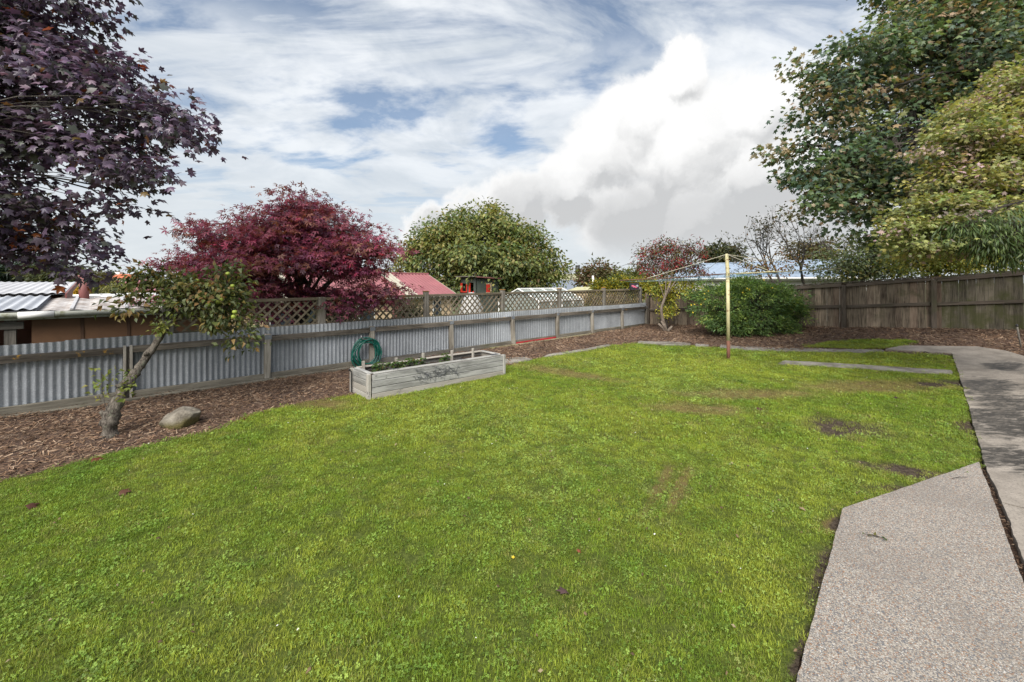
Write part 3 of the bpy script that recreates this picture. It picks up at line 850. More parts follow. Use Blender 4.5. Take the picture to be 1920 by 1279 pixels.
for i, a in enumerate(PA):
    ln = LEAN.get(a, random.uniform(-.01, .01)); top = .80 + random.uniform(-.01, .015)
    if a == .29:
        for da in (-.035, .035):
            board('post', AB(a + da, FENCE_B + .02, -.15), AB(a + da, FENCE_B + .02, top), .034, .06, M['stake'], iron_fence, zhint=U, bev=.003)
        board('post', AB(a, FENCE_B - .012, -.15), AB(a, FENCE_B - .012, top - .02), .034, .045, M['old_timber'], iron_fence, zhint=U)
    else:
        board('post', AB(a + ln, FENCE_B + .01, -.15), AB(a, FENCE_B + .01, top), .095, .085, M['post'], iron_fence, zhint=U, bev=.008, warp=.006)
    if i + 1 < len(PA):
        a2 = PA[i + 1]; j = lambda: random.uniform(-.008, .008)
        board('rail', AB(a + .052, FENCE_B + .012, .735 + j()), AB(a2 - .052, FENCE_B + .012, .735 + j()), .095, .06, M['rail'], iron_fence, warp=.006, bev=.006)
        board('base_board', AB(a + .052, FENCE_B + .005, .075 + j()), AB(a2 - .052, FENCE_B + .005, .075 + j()), .115, .045, M['base_board'], iron_fence, warp=.005, bev=.005)
    if a > 1:
        m = MB(); c = AB(a, FENCE_B + .012)
        m.box((-.17, -.024, .789), (.17, .024, .795), Matrix.Translation(c) @ frame(U)); m.box((-.055, -.0465, .72), (.055, -.0425, .795), Matrix.Translation(c) @ frame(U))
        m.build('bracket', M['bracket'], iron_fence)
# hook for the hose
m = MB(); hk = lambda da, db, z: AB(4.0 - .13 + da, FENCE_B + db, z)
m.tube([hk(.13, .055, .56), hk(.08, .09, .565), hk(0, .12, .565), hk(-.07, .15, .57), hk(-.13, .17, .585), hk(-.17, .185, .62), hk(-.18, .19, .655)], .010, 6)
m.build('hose_hook', M['steel'], iron_fence, smooth=True)
# timber sleeper along the foot of the fence, and the red board behind the gap
sl = thing('timber_sleeper', 'mossy timber sleeper lying at the foot of the iron fence beyond the raised bed', 'sleeper', AB(9, FENCE_B + .16))
board('beam', AB(7.1, FENCE_B + .15, .0), AB(11.5, FENCE_B + .13, .0), .11, .10, M['sleeper'], sl, warp=.008, bev=.012)
sl = thing('timber_sleeper', 'half-buried timber sleeper at the foot of the iron fence behind the apple tree', 'sleeper', AB(0, FENCE_B + .16))
board('beam', AB(-3.0, FENCE_B + .16, .012), AB(3.9, FENCE_B + .13, .012), .09, .09, M['base_board'], sl, warp=.008, bev=.012)
rb = thing('red_board', 'red painted board lying along the foot of the iron fence beyond the raised bed', 'board', AB(9, FENCE_B - .15))
board('plank', AB(8.12, FENCE_B + .042, .060), AB(9.78, FENCE_B + .042, .064), .05, .014, M['red_board'], rb)

# ------------------------------------------------------------------ lattice screen
lat = thing('lattice_screen', 'weathered diagonal timber lattice screen on posts rising behind the iron fence', 'lattice', AB(7, FENCE_B - .18))
LP = [.76, 3.06, 5.41, 7.81, 10.2, 12.6, 15.1]; LB = FENCE_B - .18
def ltop(a): return 1.385 + .0042 * (a + .9)
for a in LP:
    w = .14 if a < 4 else .11
    p = board('post', AB(a, LB, -.6), AB(a, LB, ltop(a) + (.075 if a > 4 else .02)), w, w, M['lattice_post'], lat, zhint=U, bev=.012)
    if a > 4 and a < 15: board('cap', AB(a, LB, ltop(a) + .076), AB(a, LB, ltop(a) + .098), w + .012, w + .012, M['lichen_cap'], lat, zhint=U, bev=.01)
for a0, a1 in zip(LP[:-1], LP[1:]):
    x0, x1 = a0 + .06, a1 - .06
    board('top_rail', AB(x0, LB, ltop(a0) - .012), AB(x1, LB, ltop(a1) - .012), .055, .07, M['lattice'], lat, warp=.003)
    board('bottom_rail', AB(x0, LB, .905), AB(x1, LB, .905), .045, .05, M['lattice'], lat)
    zlo, H = .925, ltop(a0) - .04 - .925
    for sgn, off in ((1, .006), (-1, -.006)):
        c = x0 - H + .06
        while c < x1:
            s0, s1 = c, c + H
            t0 = max(0, (x0 - s0) / H); t1 = min(1, (x1 - s0) / H)
            if t1 - t0 > .12:
                pa, pb = s0 + H * t0, s0 + H * t1; za, zb = zlo + H * t0, zlo + H * t1
                if sgn < 0: za, zb = zlo + H * (1 - t0), zlo + H * (1 - t1)
                p0, p1 = AB(pa, LB + off, za), AB(pb, LB + off, zb)
                board('slat', p0, p1, .034, .009, M['lattice'], lat, zhint=V.cross(p1 - p0), bev=0)
            c += .163

# ------------------------------------------------------------------ paling fence
pal = thing('paling_fence', 'dark stained timber paling fence with two rails across the back of the garden', 'fence', AB(BACK_A, -2, .3))
TB = np.array([-8.4, -6.94, -2.17, -.35, 1.13, 5.6]); TZ = np.array([1.29, 1.35, 1.69, 1.85, 2.01, 2.4])
def ptop(b): return float(np.interp(b, TB, TZ))
b = -8.30
while b < 5.5:
    w = .1465 + random.uniform(-.0012, .0015); zt = ptop(b) + random.uniform(-.008, .008)
    zb = float(g_ab(BACK_A, b)) - .08
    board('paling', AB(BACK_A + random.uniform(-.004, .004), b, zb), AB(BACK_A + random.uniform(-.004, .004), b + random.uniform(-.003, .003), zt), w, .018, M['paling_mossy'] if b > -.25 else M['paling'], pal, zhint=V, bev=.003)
    b += .1475 + (.004 if random.random() < .25 else 0)
PB = [-8.22, -7.67, -5.84, -4.01, -2.18, -.35, 1.48, 3.31, 5.14]
for i, b in enumerate(PB):
    g0 = float(g_ab(BACK_A, b))
    board('post', AB(BACK_A - .068, b, g0 - .2), AB(BACK_A - .068, b, ptop(b) - .07), .10, .10, M['paling_rail'], pal, zhint=V, bev=.008)
    if i + 1 < len(PB):
        b2 = PB[i + 1]; dn = .055 if b < 1 else .10
        if b > -.5: dn = .085
        board('rail', AB(BACK_A - .040, b + .052, ptop(b) - dn), AB(BACK_A - .040, b2 - .052, ptop(b2) - dn), .095, .045, M['paling_rail'], pal, warp=.004, bev=.005)
        g1 = float(g_ab(BACK_A, b2))
        board('rail', AB(BACK_A - .040, b + .052, g0 + .50 * (ptop(b) - g0)), AB(BACK_A - .040, b2 - .052, g1 + .50 * (ptop(b2) - g1)), .085, .045, M['paling_rail'], pal, warp=.004, bev=.005)
        if b < -.5:
            board('cap', AB(BACK_A - .012, b - .05, ptop(b) + .013), AB(BACK_A - .012, b2 - .052, ptop(b2) + .013), .022, .12, M['paling_rail'], pal)

# ------------------------------------------------------------------ raised bed
FL = Vector((-2.05, 6.15, 0)); DL = Vector((.745, .667, 0)).normalized(); DW = Vector((-.667, .745, 0)).normalized()
BL, BW, BH = 2.53, .64, .365
def bed(l, w, z=0.0): return FL + DL * l + DW * w + Z3 * z
rbd = thing('raised_garden_bed', 'raised garden bed of weathered grey timber planks standing on the lawn edge', 'garden bed', bed(BL/2, BW/2))
for k in range(4):
    z = .046 + k * .0915
    mt = M['planter'] if k else M['sleeper']
    board('plank', bed(.03, -.012, z), bed(BL, -.012, z), .085, .024, M['planter'], rbd, bev=.004, warp=.0025)
    board('plank', bed(.03, BW + .012, z), bed(BL, BW + .012, z), .089, .024, M['planter'], rbd, bev=.004, warp=.0025)
    board('plank', bed(-.004, .05, z), bed(-.004, BW - .04, z), .085, .024, M['planter'], rbd, bev=.004, warp=.0025)
    board('plank', bed(BL - .016, .014, z), bed(BL - .016, BW - .014, z), .089, .024, M['planter'], rbd, bev=.004, warp=.0025)
for (l, w) in ((.0, .012), (.0, BW - .012), (BL + .018, -.004), (BL + .018, BW)):
    board('corner_post', bed(l - .012, w, -.06), bed(l - .012, w, BH + .012), .05, .07, M['planter'], rbd, zhint=DL, bev=.004)
for (p, q) in ((bed(.06, .035, BH + .012), bed(BL - .05, .035, BH + .012)), (bed(.06, BW - .03, BH + .012), bed(BL - .05, BW - .03, BH + .012))):
    board('rim', p, q, .022, .075, M['planter'], rbd, warp=.002)
board('rim', bed(.03, .06, BH + .014), bed(.03, BW - .06, BH + .014), .022, .07, M['planter'], rbd, warp=.002)
board('rim', bed(BL - .035, .075, BH + .014), bed(BL - .035, BW - .07, BH + .014), .022, .07, M['planter'], rbd, warp=.002)
m = MB(); N = 18
for i in range(N + 1):
    for j in range(7):
        m.v.append(tuple(bed(.012 + (BL - .05) * i / N, .006 + (BW - .014) * j / 6, .285 + random.uniform(-.02, .025))))
m.f = [(i*7+j, (i+1)*7+j, (i+1)*7+j+1, i*7+j+1) for i in range(N) for j in range(6)]
m.build('soil', M['soil'], rbd, smooth=True)
STK = [(682, 697, 677), (743, 691, 671), (793, 687, 662), (847, 676, 657), (887, 672, 653)]
tops = []
for (px, yb, yt) in STK:
    d = 1.39 * FPX / (yb - HOR); p = P(px, yb, d); tpt = P(px, yt, d); tops.append(tpt)
    board('stake', p - Z3 * .12, tpt + Vector((random.uniform(-.01, .01), 0, 0)), .044, .022, M['stake'], rbd, zhint=DL, bev=.003)

# netting slung along the stakes and bunched over the front
m = MB()
def sag(l): return .06 * abs(math.sin(l / BL * math.pi * 5))
ncol, nrow = 70, 9
def netp(i, j):
    l = .25 + (BL - .3) * i / ncol; w = BW - .05 + .04 * math.sin(i * .7 + j) * .3
    return bed(l, w + .01 * j, .37 + (.15 - sag(l)) * j / nrow) + DL * (.012 * math.sin(j * 2.1 + i))
for j in range(nrow + 1): m.tube([netp(i, j) for i in range(ncol + 1)], .0011 if j < nrow else .0025, 3, cap=False)
for i in range(ncol + 1): m.tube([netp(i, j) for j in range(nrow + 1)], .0011, 3, cap=False)
for k in range(42):
    l0 = random.uniform(.75, 1.5); z0 = random.uniform(.24, .375); pts = []
    for q in range(7): pts.append(bed(l0 + q * random.uniform(.012, .05) - .1, -.027 - random.uniform(0, .006), max(.09, z0 - q * random.uniform(.0, .034))))
    m.tube(pts, .0014, 3, cap=False)
for k in range(14):
    l0 = random.choice((.42, 1.62, 2.35)); pts = [bed(l0 + random.uniform(-.09, .09), random.uniform(-.03, .08), BH + .03 + random.uniform(-.0, .012)) for q in range(5)]
    m.tube(pts, .0016, 3, cap=False)
net = m.build('bird_netting', M['net'])
tag(net, 'fine dark netting slung along the stakes of the raised bed', 'netting')

# ------------------------------------------------------------------ garden hose
m = MB(); pts = []; loops = 12
hc = AB(4.0 - .16, FENCE_B + .135, .315)
ph = 0.0
for k in range(loops * 28 + 1):
    t = 2 * math.pi * k / 28; lp = k / 28
    r = .245 + .038 * math.sin(lp * 2.4) + .016 * math.sin(t * 2 + lp)
    rx = r * (1.0 + .08 * math.sin(lp * 1.7))
    oa = .045 * math.sin(lp * 3.1); ob = .035 * math.sin(lp * 2.0 + 1) + .012 * math.sin(t + lp)
    oz = -.012 * (1 + math.sin(lp * 1.3)) + (0 if math.sin(t) > 0 else -.02 * (1 + math.sin(lp * 5)))
    pts.append(hc + U * (oa + rx * math.cos(t)) + V * ob + Z3 * (r * 1.02 * math.sin(t) + oz + .0))
st = pts[14 + 28 * 8 - 3]
tail = [hc - U * .22 + V * .06 + Z3 * .10, hc - U * .30 + V * .07 + Z3 * .03, hc - U * .345 + V * .08 - Z3 * .10, hc - U * .31 + V * .10 - Z3 * .21, hc - U * .24 + V * .14 - Z3 * .262, hc - U * .14 + V * .22 - Z3 * .268]
hose = thing('garden_hose', 'coiled green garden hose hanging from a hook on the iron fence', 'hose', hc - Z3 * .3)
m.tube(pts, .0095, 6); m.build('coil', M['hose'], hose, smooth=True)
def smooth_path(p, n=8):
    out = []
    for i in range(len(p) - 1):
        a0, a1, a2, a3 = p[max(i-1, 0)], p[i], p[i+1], p[min(i+2, len(p)-1)]
        for k in range(n):
            t = k / n; out.append(.5 * ((2*a1) + (a2-a0)*t + (2*a0-5*a1+4*a2-a3)*t*t + (3*a1-a0-3*a2+a3)*t**3))
    return out + [p[-1]]
m = MB(); m.tube(smooth_path(tail), .0085, 6); m.build('tail', M['hose'], hose, smooth=True)
m = MB(); e0, e1 = tail[-1], tail[-1] + (tail[-1] - tail[-2]).normalized() * .07
m.tube([e0, e0.lerp(e1, .3), e0.lerp(e1, .32), e1], [.014, .014, .010, .009], 8); m.build('connector', M['bag_grey'], hose, smooth=True)
m = MB(); q0 = bed(-.045, BW - .07, 0)
m.tube(smooth_path([q0 - Z3 * .05, q0 + Z3 * .2, q0 + Z3 * .33, q0 + Z3 * .36 + DW * .06, e1]), .009, 6)
pipe = thing('riser_pipe', 'thin black water pipe standing at the end of the raised bed', 'pipe', q0)
m.build('pipe', M['black'], pipe, smooth=True)

# ------------------------------------------------------------------ boulder
import bmesh
bm = bmesh.new(); bmesh.ops.create_icosphere(bm, subdivisions=4, radius=1)
rr = np.random.default_rng(3); planes = [Vector(rr.normal(0, 1, 3)).normalized() for _ in range(13)]; ds = rr.uniform(.72, .95, 13)
planes += [Vector((-.35, -.2, .9)).normalized(), Vector((.6, .1, .75)).normalized(), Vector((.9, -.3, -.5)).normalized()]; ds = list(ds) + [.66, .70, .62]
for v in bm.verts:
    c = v.co.copy()
    for n, d in zip(planes, ds):
        s = c.dot(n) - d
        if s > 0: c -= n * s * .93
    c *= 1 + .02 * math.sin(c.x * 9 + c.y * 7) + .012 * math.sin(c.z * 21 + c.x * 13)
    v.co = Vector((c.x * .225, c.y * .17, c.z * .165))
me = bpy.data.meshes.new('boulder'); bm.to_mesh(me); bm.free()
bp = G(327, 806)
bo = obj('boulder', me, M['stone'], None, Matrix.Translation(bp + Vector((0, .12, .085))) @ Matrix.Rotation(.25, 4, 'Z') @ Matrix.Rotation(-.18, 4, 'Y'), smooth=True)
tag(bo, 'single rounded stone with yellow moss lying in the bark mulch', 'stone')

# ------------------------------------------------------------------ rotary clothes line
pb = G(1366, 674); zp = pb.y
cl = thing('clothes_line', 'old rotary clothes line with rusty cream pole and blue cords on the lawn', 'clothes line', pb)
hub = P(1364.5, 513.5, zp); ptp = P(1362.5, 476, zp)
low = pb.lerp(hub, .22)
m = MB(); m.tube([pb - Z3 * .1, low], [.037, .037], 12); m.build('pole_foot', M['pole_rust'], cl, smooth=True)
m = MB(); m.tube([low, pb.lerp(hub, .6), hub - Z3 * .11], [.036, .0355, .035], 12); m.build('pole', M['pole'], cl, smooth=True)
m = MB(); m.tube([hub - Z3 * .11, hub - Z3 * .105, hub + Z3 * .0, ptp - Z3 * .03, ptp], [.042, .042, .040, .034, .022], 12); m.build('pole_head', M['pole'], cl, smooth=True)
tips = [P(1162, 526, zp - .6), P(1452, 509, zp - 2.15), P(1577, 503, zp + .45), P(1306, 514.5, zp + 1.9)]
for i, t in enumerate(tips):
    m = MB(); d = (t - hub).normalized(); m.tube([hub, hub.lerp(t, .5) - Z3 * .012, t], .0095, 8)
    m.build('arm', M['arm_brown'] if i in (0, 3) else M['pole'], cl, smooth=True)
cord = MB()
for f in (.35, .45, .55, .65, .75, .85, .95):
    for i in range(4):
        p, q = hub.lerp(tips[i], f), hub.lerp(tips[(i + 1) % 4], f); p = p - Z3 * .025; q = q - Z3 * .025
        cord.tube([p.lerp(q, s / 6) - Z3 * (.05 * f * (1 - (s / 3 - 1) ** 2)) for s in range(7)], .0013, 4, cap=False)
cord.build('cord', M['line_blue'], cl)
for i, f in ((0, .76), (1, .92), (2, .8), (3, .8)):
    m = MB(); q = hub.lerp(tips[i], f) + Z3 * .012; m.tube([ptp - Z3 * .01, ptp.lerp(q, .5) - Z3 * .012, q], .0055, 5); m.build('stay', M['wire'], cl)
# peg bag
pc = hub.lerp(tips[0], .875)
bagp = pc - Z3 * .05
bg_ = thing('peg_bag', 'small black peg bag hanging from the left arm of the clothes line', 'peg bag', bagp - Z3 * .16)
AX = (tips[0] - hub).normalized(); fr = frame(AX)
m = MB(); hw, hd = .095, .035
ring = [(-hw, -hd*.6), (0, -hd), (hw, -hd*.6), (hw, hd*.6), (0, hd), (-hw, hd*.6)]
for z, s in ((-.02, .96), (-.06, 1.0), (-.12, 1.0), (-.155, .88)):
    for (x, y) in ring: m.v.append(tuple(Matrix.Translation(bagp) @ fr @ Vector((x * s, y * s, z))))
for r in range(3):
    for j in range(6): m.f.append((r*6+j, r*6+(j+1) % 6, r*6+6+(j+1) % 6, r*6+6+j))
m.f.append(tuple(range(18, 24)))
m.build('pouch', M['bag'], bg_)
for mt, rects in (('bag_pink', ((-.01, -.105, .05, -.075), (.03, -.085, .075, -.06), (-.045, -.12, -.0, -.105))), ('bag_grey', ((-.075, -.095, -.02, -.07), (-.065, -.07, -.03, -.058)))):
    m = MB(); sd = 1 if (fr @ Vector((0, 1, 0))).y < 0 else -1
    for (x0, z0, x1, z1) in rects:
        m.add([Matrix.Translation(bagp) @ fr @ Vector((x, sd * (hd * (1.04 - .4 * abs(x) / hw) + .004), z)) for x, z in ((x0, z0), (x1, z0), (x1, z1), (x0, z1))], ((0, 1, 2, 3),))
    m.build('print', M[mt], bg_)
for sx in (-.07, .07):
    m = MB(); m.tube([Matrix.Translation(bagp) @ fr @ Vector((sx, 0, -.025)), Matrix.Translation(bagp) @ fr @ Vector((sx, 0, .05))], .005, 5); m.build('hook', M['black'], bg_)

# irrigation stake at the right edge
s0 = G(1916, 655); s1 = s0 + Vector((-.075, .02, .47))
stk = thing('irrigation_stake', 'thin dark sprinkler pipe standing in the mulch beside the concrete path', 'pipe', s0)
m = MB(); m.tube([s0 - Z3 * .05, s1], .014, 8); m.build('pipe', M['old_timber'], stk, smooth=True)
m = MB(); m.tube([s1 - Z3 * .01, s1 + Z3 * .02, s1 + Z3 * .022, s1 + Z3 * .04], [.022, .022, .015, .012], 8); m.build('nozzle', M['black'], stk, smooth=True)

# ------------------------------------------------------------------ neighbouring buildings
def ribbed(name, e0, e1, r0, r1, pitch, amp, mat, parent, per=4, thick=.02, rows=1):
    """roof slope from eave e0-e1 up to ridge r0-r1 with ribs running down the slope"""
    e0, e1, r0, r1 = map(Vector, (e0, e1, r0, r1))
    n = max(2, int((e1 - e0).length / pitch * per)); nr = (e1 - e0).cross(r0 - e0).normalized()
    if nr.z < 0: nr = -nr
    vs, fs = [], []
    for i in range(n + 1):
        t = i / n; h = amp * math.cos(2 * math.pi * i / per)
        for p in (e0.lerp(e1, t), r0.lerp(r1, t)): vs.append(p + nr * h)
    for i in range(n): fs.append((2*i, 2*i+2, 2*i+3, 2*i+1))
    k = len(vs)
    for p in (e0, e1, r1, r0): vs.append(p - nr * (thick + amp))
    fs += [(k+3, k+2, k+1, k)]
    m = MB(); m.add(vs, fs); return m.build(name, mat, parent)

def gable_house(name, label, a0, a1, bR, bE, zR, zE, z0, mroof, mwall, axis='U', oh=.25, pitch=.2, amp=.02, windows=(), doors=(), fascia=None, both=True, cat='house', group=None):
    """grid aligned house: ridge along `axis`; bE is the eave towards the garden, mirrored behind the ridge"""
    Q = (lambda a, b, z: AB(a, b, z)) if axis == 'U' else (lambda a, b, z: AB(b, a, z))
    bF = 2 * bR - bE
    root = thing(name, label, cat, Q((a0 + a1) / 2, bR, z0), group)
    sg = 1 if bE > bR else -1
    sl = (zR - zE) / abs(bE - bR)
    wi = oh
    m = MB(); A0, A1, bw, bw2 = a0 + oh, a1 - oh, bE - sg * wi, bF + sg * wi
    zw = zE + sl * wi - .03
    c = [Q(A0, bw, z0), Q(A1, bw, z0), Q(A1, bw2, z0), Q(A0, bw2, z0), Q(A0, bw, zw), Q(A1, bw, zw), Q(A1, bw2, zw), Q(A0, bw2, zw), Q(A0, bR, zR - .04), Q(A1, bR, zR - .04)]
    m.add(c, ((0, 1, 5, 4), (2, 3, 7, 6), (3, 0, 4, 8, 7), (1, 2, 6, 9, 5), (4, 5, 9, 8), (6, 7, 8, 9)))
    m.build('wall', mwall, root)
    r = ribbed('roof', Q(a0, bE, zE), Q(a1, bE, zE), Q(a0, bR, zR), Q(a1, bR, zR), pitch, amp, mroof, root)
    ribbed('roof', Q(a0, bF, zE), Q(a1, bF, zE), Q(a0, bR, zR), Q(a1, bR, zR), pitch, amp, mroof, root)
    m = MB(); m.tube([Q(a0, bR, zR + .015), Q(a1, bR, zR + .015)], .05, 6); m.build('ridge_cap', mroof, root)
    fm = fascia or M['white']
    board('fascia', Q(a0, bE, zE - .09), Q(a1, bE, zE - .09), .14, .03, fm, root)
    m = MB(); m.tube([Q(a0, bE + sg * .06, zE - .06), Q(a1, bE + sg * .06, zE - .06)], .055, 7); m.build('gutter', fm, root, smooth=True)
    for aa in (a0, a1):
        board('barge_board', Q(aa, bE, zE - .07), Q(aa, bR, zR - .07), .12, .03, fm, root)
    for (c0, c1, h0, h1) in windows:
        bo_ = bw + sg * .012
        f = board('window', Q(c0, bo_, (h0 + h1) / 2), Q(c1, bo_, (h0 + h1) / 2), h1 - h0, .05, M['white'], root)
        n = max(1, int((c1 - c0) / .7))
        for k in range(n):
            x0 = c0 + .05 + (c1 - c0 - .05) * k / n; x1 = c0 + (c1 - c0 - .05) * (k + 1) / n
            board('pane', Q(x0, bo_ + sg * .03, (h0 + h1) / 2), Q(x1, bo_ + sg * .03, (h0 + h1) / 2), h1 - h0 - .1, .01, M['glass'], f, bev=0)
    for (c0, c1, h0, h1) in doors:
        board('door', Q(c0, bw + sg * .012, (h0 + h1) / 2), Q(c1, bw + sg * .012, (h0 + h1) / 2), h1 - h0, .06, M['maroon'], root)
    return root

# pink-roofed house behind the red maple
pk = gable_house('pink_roof_house', 'cream house with faded pink metal roof behind the lattice', 2.6, 12.2, -18.84, -16.25, 2.13, 1.11, -1.25, M['roof_pink'], M['wall_cream'],
                 pitch=.19, amp=.018, windows=((4.2, 6.0, -.2, .8), (7.4, 8.1, -.2, .8), (10.9, 11.35, -.9, .95)), doors=((8.9, 9.5, -1.2, .85),), fascia=M['roof_cream'])
for (c0, c1) in ((4.6, 5.2), (9.42, 10.02)):
    ribbed('roof_panel', AB(c0, -16.25, 1.145), AB(c1, -16.25, 1.145), AB(c0, -18.84, 2.165), AB(c1, -18.84, 2.165), .19, .018, M['roof_cream'], pk)

# brown lean-to shed with a gutter, next to the iron fence
sh = thing('brown_shed', 'low brown panelled shed with pale metal roof and mossy gutter behind the iron fence', 'shed', AB(.5, -11.5, -1.25))
WB = -10.72
aa = -.83
while aa < 1.95:
    board('panel', AB(aa + .01, WB, -.05), AB(min(aa + .60, 1.95), WB, -.05), 2.32, .04, M['wall_brown'], sh, bev=.003)
    board('batten', AB(aa + .605, WB + .018, -1.2), AB(aa + .605, WB + .018, 1.1), .05, .03, M['batten'], sh, zhint=U)
    aa += .61
m = MB(); m.box((-.02, -3.3, -1.25), (2.70, -.06, 1.10), Matrix.Translation(AB(-.78, WB, 0)) @ Matrix(((U.x, V.x, 0, 0), (U.y, V.y, 0, 0), (0, 0, 1, 0), (0, 0, 0, 1))))
m.build('back_wall', M['dark'], sh)
ribbed('roof', AB(-.9, -10.52, 1.225), AB(2.1, -10.52, 1.225), AB(-.9, -13.6, 1.37), AB(2.1, -13.6, 1.37), .30, .012, M['roof_brown'], sh, per=6)
for c in (-.35, .35, 1.05, 1.75):
    board('roof_seam', AB(c, -10.53, 1.25), AB(c, -13.55, 1.395), .03, .05, M['roof_white'], sh)
m = MB(); m.tube([AB(-6.0, -10.47, 1.165), AB(2.15, -10.47, 1.175)], .050, 10); m.build('gutter', M['gutter'], sh, smooth=True)
m = MB(); m.tube([AB(-.95, -10.465, 1.172), AB(-.55, -10.465, 1.173)], .056, 10); m.build('gutter_joint', M['white'], sh, smooth=True)
board('fascia', AB(-6.0, -10.58, 1.13), AB(2.1, -10.58, 1.14), .10, .03, M['gutter'], sh)

op = thing('open_shed', 'open-fronted shed with a long grey and white corrugated iron roof', 'shed', AB(-3.5, -13, -1.25))
ribbed('roof', AB(-6.6, -10.50, 1.27), AB(-.75, -10.50, 1.27), AB(-6.6, -13.6, 1.43), AB(-.75, -13.6, 1.43), .15, .016, M['roof_grey'], op, per=8)
ribbed('roof', AB(-6.6, -13.4, 1.475), AB(-.55, -13.4, 1.475), AB(-6.6, -19.5, 1.72), AB(-.55, -19.5, 1.72), .15, .011, M['roof_white'], op, per=8)
board('barge_board', AB(-.53, -13.4, 1.40), AB(-.53, -19.6, 1.66), .14, .03, M['maroon'], op)
m = MB(); m.box((-5.8, -8.7, -1.25), (-.02, -3.2, 1.40), Matrix.Translation(AB(-.60, WB, 0)) @ Matrix(((U.x, V.x, 0, 0), (U.y, V.y, 0, 0), (0, 0, 1, 0), (0, 0, 0, 1))))
m.build('wall', M['maroon'], op)
for c in (-1.05, -1.75, -4.0):
    board('post', AB(c, WB + .02, -1.25), AB(c, WB + .02, 1.10), .13, .10, M['old_timber'], op, zhint=U)
board('beam', AB(-5.5, WB + .08, 1.0), AB(-.9, WB + .08, 1.0), .12, .05, M['old_timber'], op)
board('brace', AB(-2.9, WB - .05, .1), AB(-1.3, WB - .05, .75), .14, .04, M['wall_brown'], op)
m = MB(); c = AB(-.25, -13.25, 0); m.tube([c + Z3 * 1.2, c + Z3 * 1.83], .085, 10)
fl = thing('flue_pipe', 'dark red flue pipe standing on the shed roof', 'chimney', c + Z3 * 1.25); m.build('pipe', M['maroon'], fl, smooth=True)
m = MB(); m.tube([c + Z3 * 1.83, c + Z3 * 1.86], .098, 10); m.build('collar', M['maroon'], fl, smooth=True)

# caravan roof beyond the shed
cv0 = P(160, 565, 16); cv = thing('caravan', 'white caravan with rolled dark awning beyond the shed', 'caravan', (cv0.x, cv0.y, -1.2))
Mx = Matrix.Translation((cv0.x, cv0.y, 0)) @ Matrix.Rotation(.05, 4, 'Z')
me = box_mesh('body', 1.5, 3.0, 2.35, .09); obj('body', me, M['white'], cv, Mx @ Matrix.Translation((0, 1.5, .07)))
m = MB(); m.tube([Mx @ Vector((-.74, -.06, 1.12)), Mx @ Vector((.58, -.06, 1.12))], .075, 10); m.build('awning', M['black'], cv, smooth=True)
board('window', Mx @ Vector((-.5, -.004, .7)), Mx @ Vector((.4, -.004, .7)), .45, .03, M['glass'], cv)
for sx in (-.7, .7):
    m = MB(); m.tube([Mx @ Vector((sx, 1.3, -.95)), Mx @ Vector((sx + .12, 1.3, -.95))], .28, 14); m.build('wheel', M['black'], cv)

# raised playhouse
plc = AB(13.3, -16.3, 0); ph_ = thing('playhouse', 'dark green raised playhouse with red window frames under the walnut tree', 'playhouse', (plc.x, plc.y, -1.2))
L1, L2 = 1.25, 1.5; zb_, zt_ = -.05, 1.93
def PH(l, w, z): return AB(13.3 + l, -16.3 - w, z)
W_ = .05
def wall_with_hole(p, q, holes, z0, z1, nrm, name='wall'):
    """thin wall from p to q with rectangular openings (u0,u1,z0,z1)"""
    us = sorted({0.0, 1.0, *[h[0] for h in holes], *[h[1] for h in holes]}); zs = sorted({z0, z1, *[h[2] for h in holes], *[h[3] for h in holes]})
    m = MB()
    for i in range(len(us) - 1):
        for j in range(len(zs) - 1):
            uc, zc = (us[i] + us[i+1]) / 2, (zs[j] + zs[j+1]) / 2
            if any(h[0] < uc < h[1] and h[2] < zc < h[3] for h in holes): continue
            b0, b1 = p.lerp(q, us[i]), p.lerp(q, us[i+1])
            vs = [b0 + Z3*zs[j], b1 + Z3*zs[j], b1 + Z3*zs[j+1], b0 + Z3*zs[j+1]]
            m.add(vs + [v - nrm * W_ for v in vs], ((0,1,2,3), (7,6,5,4), (0,4,5,1), (1,5,6,2), (2,6,7,3), (3,7,4,0)))
    return m.build(name, M['play_green'], ph_)
wall_with_hole(PH(0, 0, 0), PH(0, L1, 0), [(.17, .42, zb_, 1.70), (.60, .93, 1.26, 1.66)], zb_, zt_, -U)
wall_with_hole(PH(0, 0, 0), PH(L2, 0, 0), [(.43, .62, 1.20, 1.62)], zb_, zt_ - .04, V)
wall_with_hole(PH(0, L1, 0), PH(L2, L1, 0), [], zb_, zt_ - .04, -V)
wall_with_hole(PH(L2, 0, 0), PH(L2, L1, 0), [], zb_, zt_ - .08, U)
f = board('shutter', PH(.43 * L2, -.012, 1.41), PH(.58 * L2, -.012, 1.41), .40, .03, M['play_red'], ph_)
for z in (1.185, 1.635): board('trim', PH(.41 * L2, -.018, z), PH(.64 * L2, -.018, z), .04, .03, M['wall_cream'], ph_)
board('trim', PH(.625 * L2, -.018, 1.21), PH(.625 * L2, -.018, 1.61), .05, .03, M['wall_cream'], ph_, zhint=U)
for w0 in (.93 * L1, .595 * L1): board('window_frame', PH(-.015, w0, 1.24), PH(-.015, w0, 1.68), .05 if w0 < 1 else .14, .04, M['play_red'], ph_, zhint=V)
board('window_frame', PH(-.015, .97 * L1, 1.23), PH(-.015, .58 * L1, 1.23), .05, .04, M['play_red'], ph_)
board('door', PH(-.03, .44 * L1, .83), PH(-.03, .34 * L1, .83), 1.7, .03, M['play_red'], ph_)
board('door', PH(-.03, .19 * L1, .62), PH(-.03, .12 * L1, .62), 1.3, .03, M['play_red'], ph_)
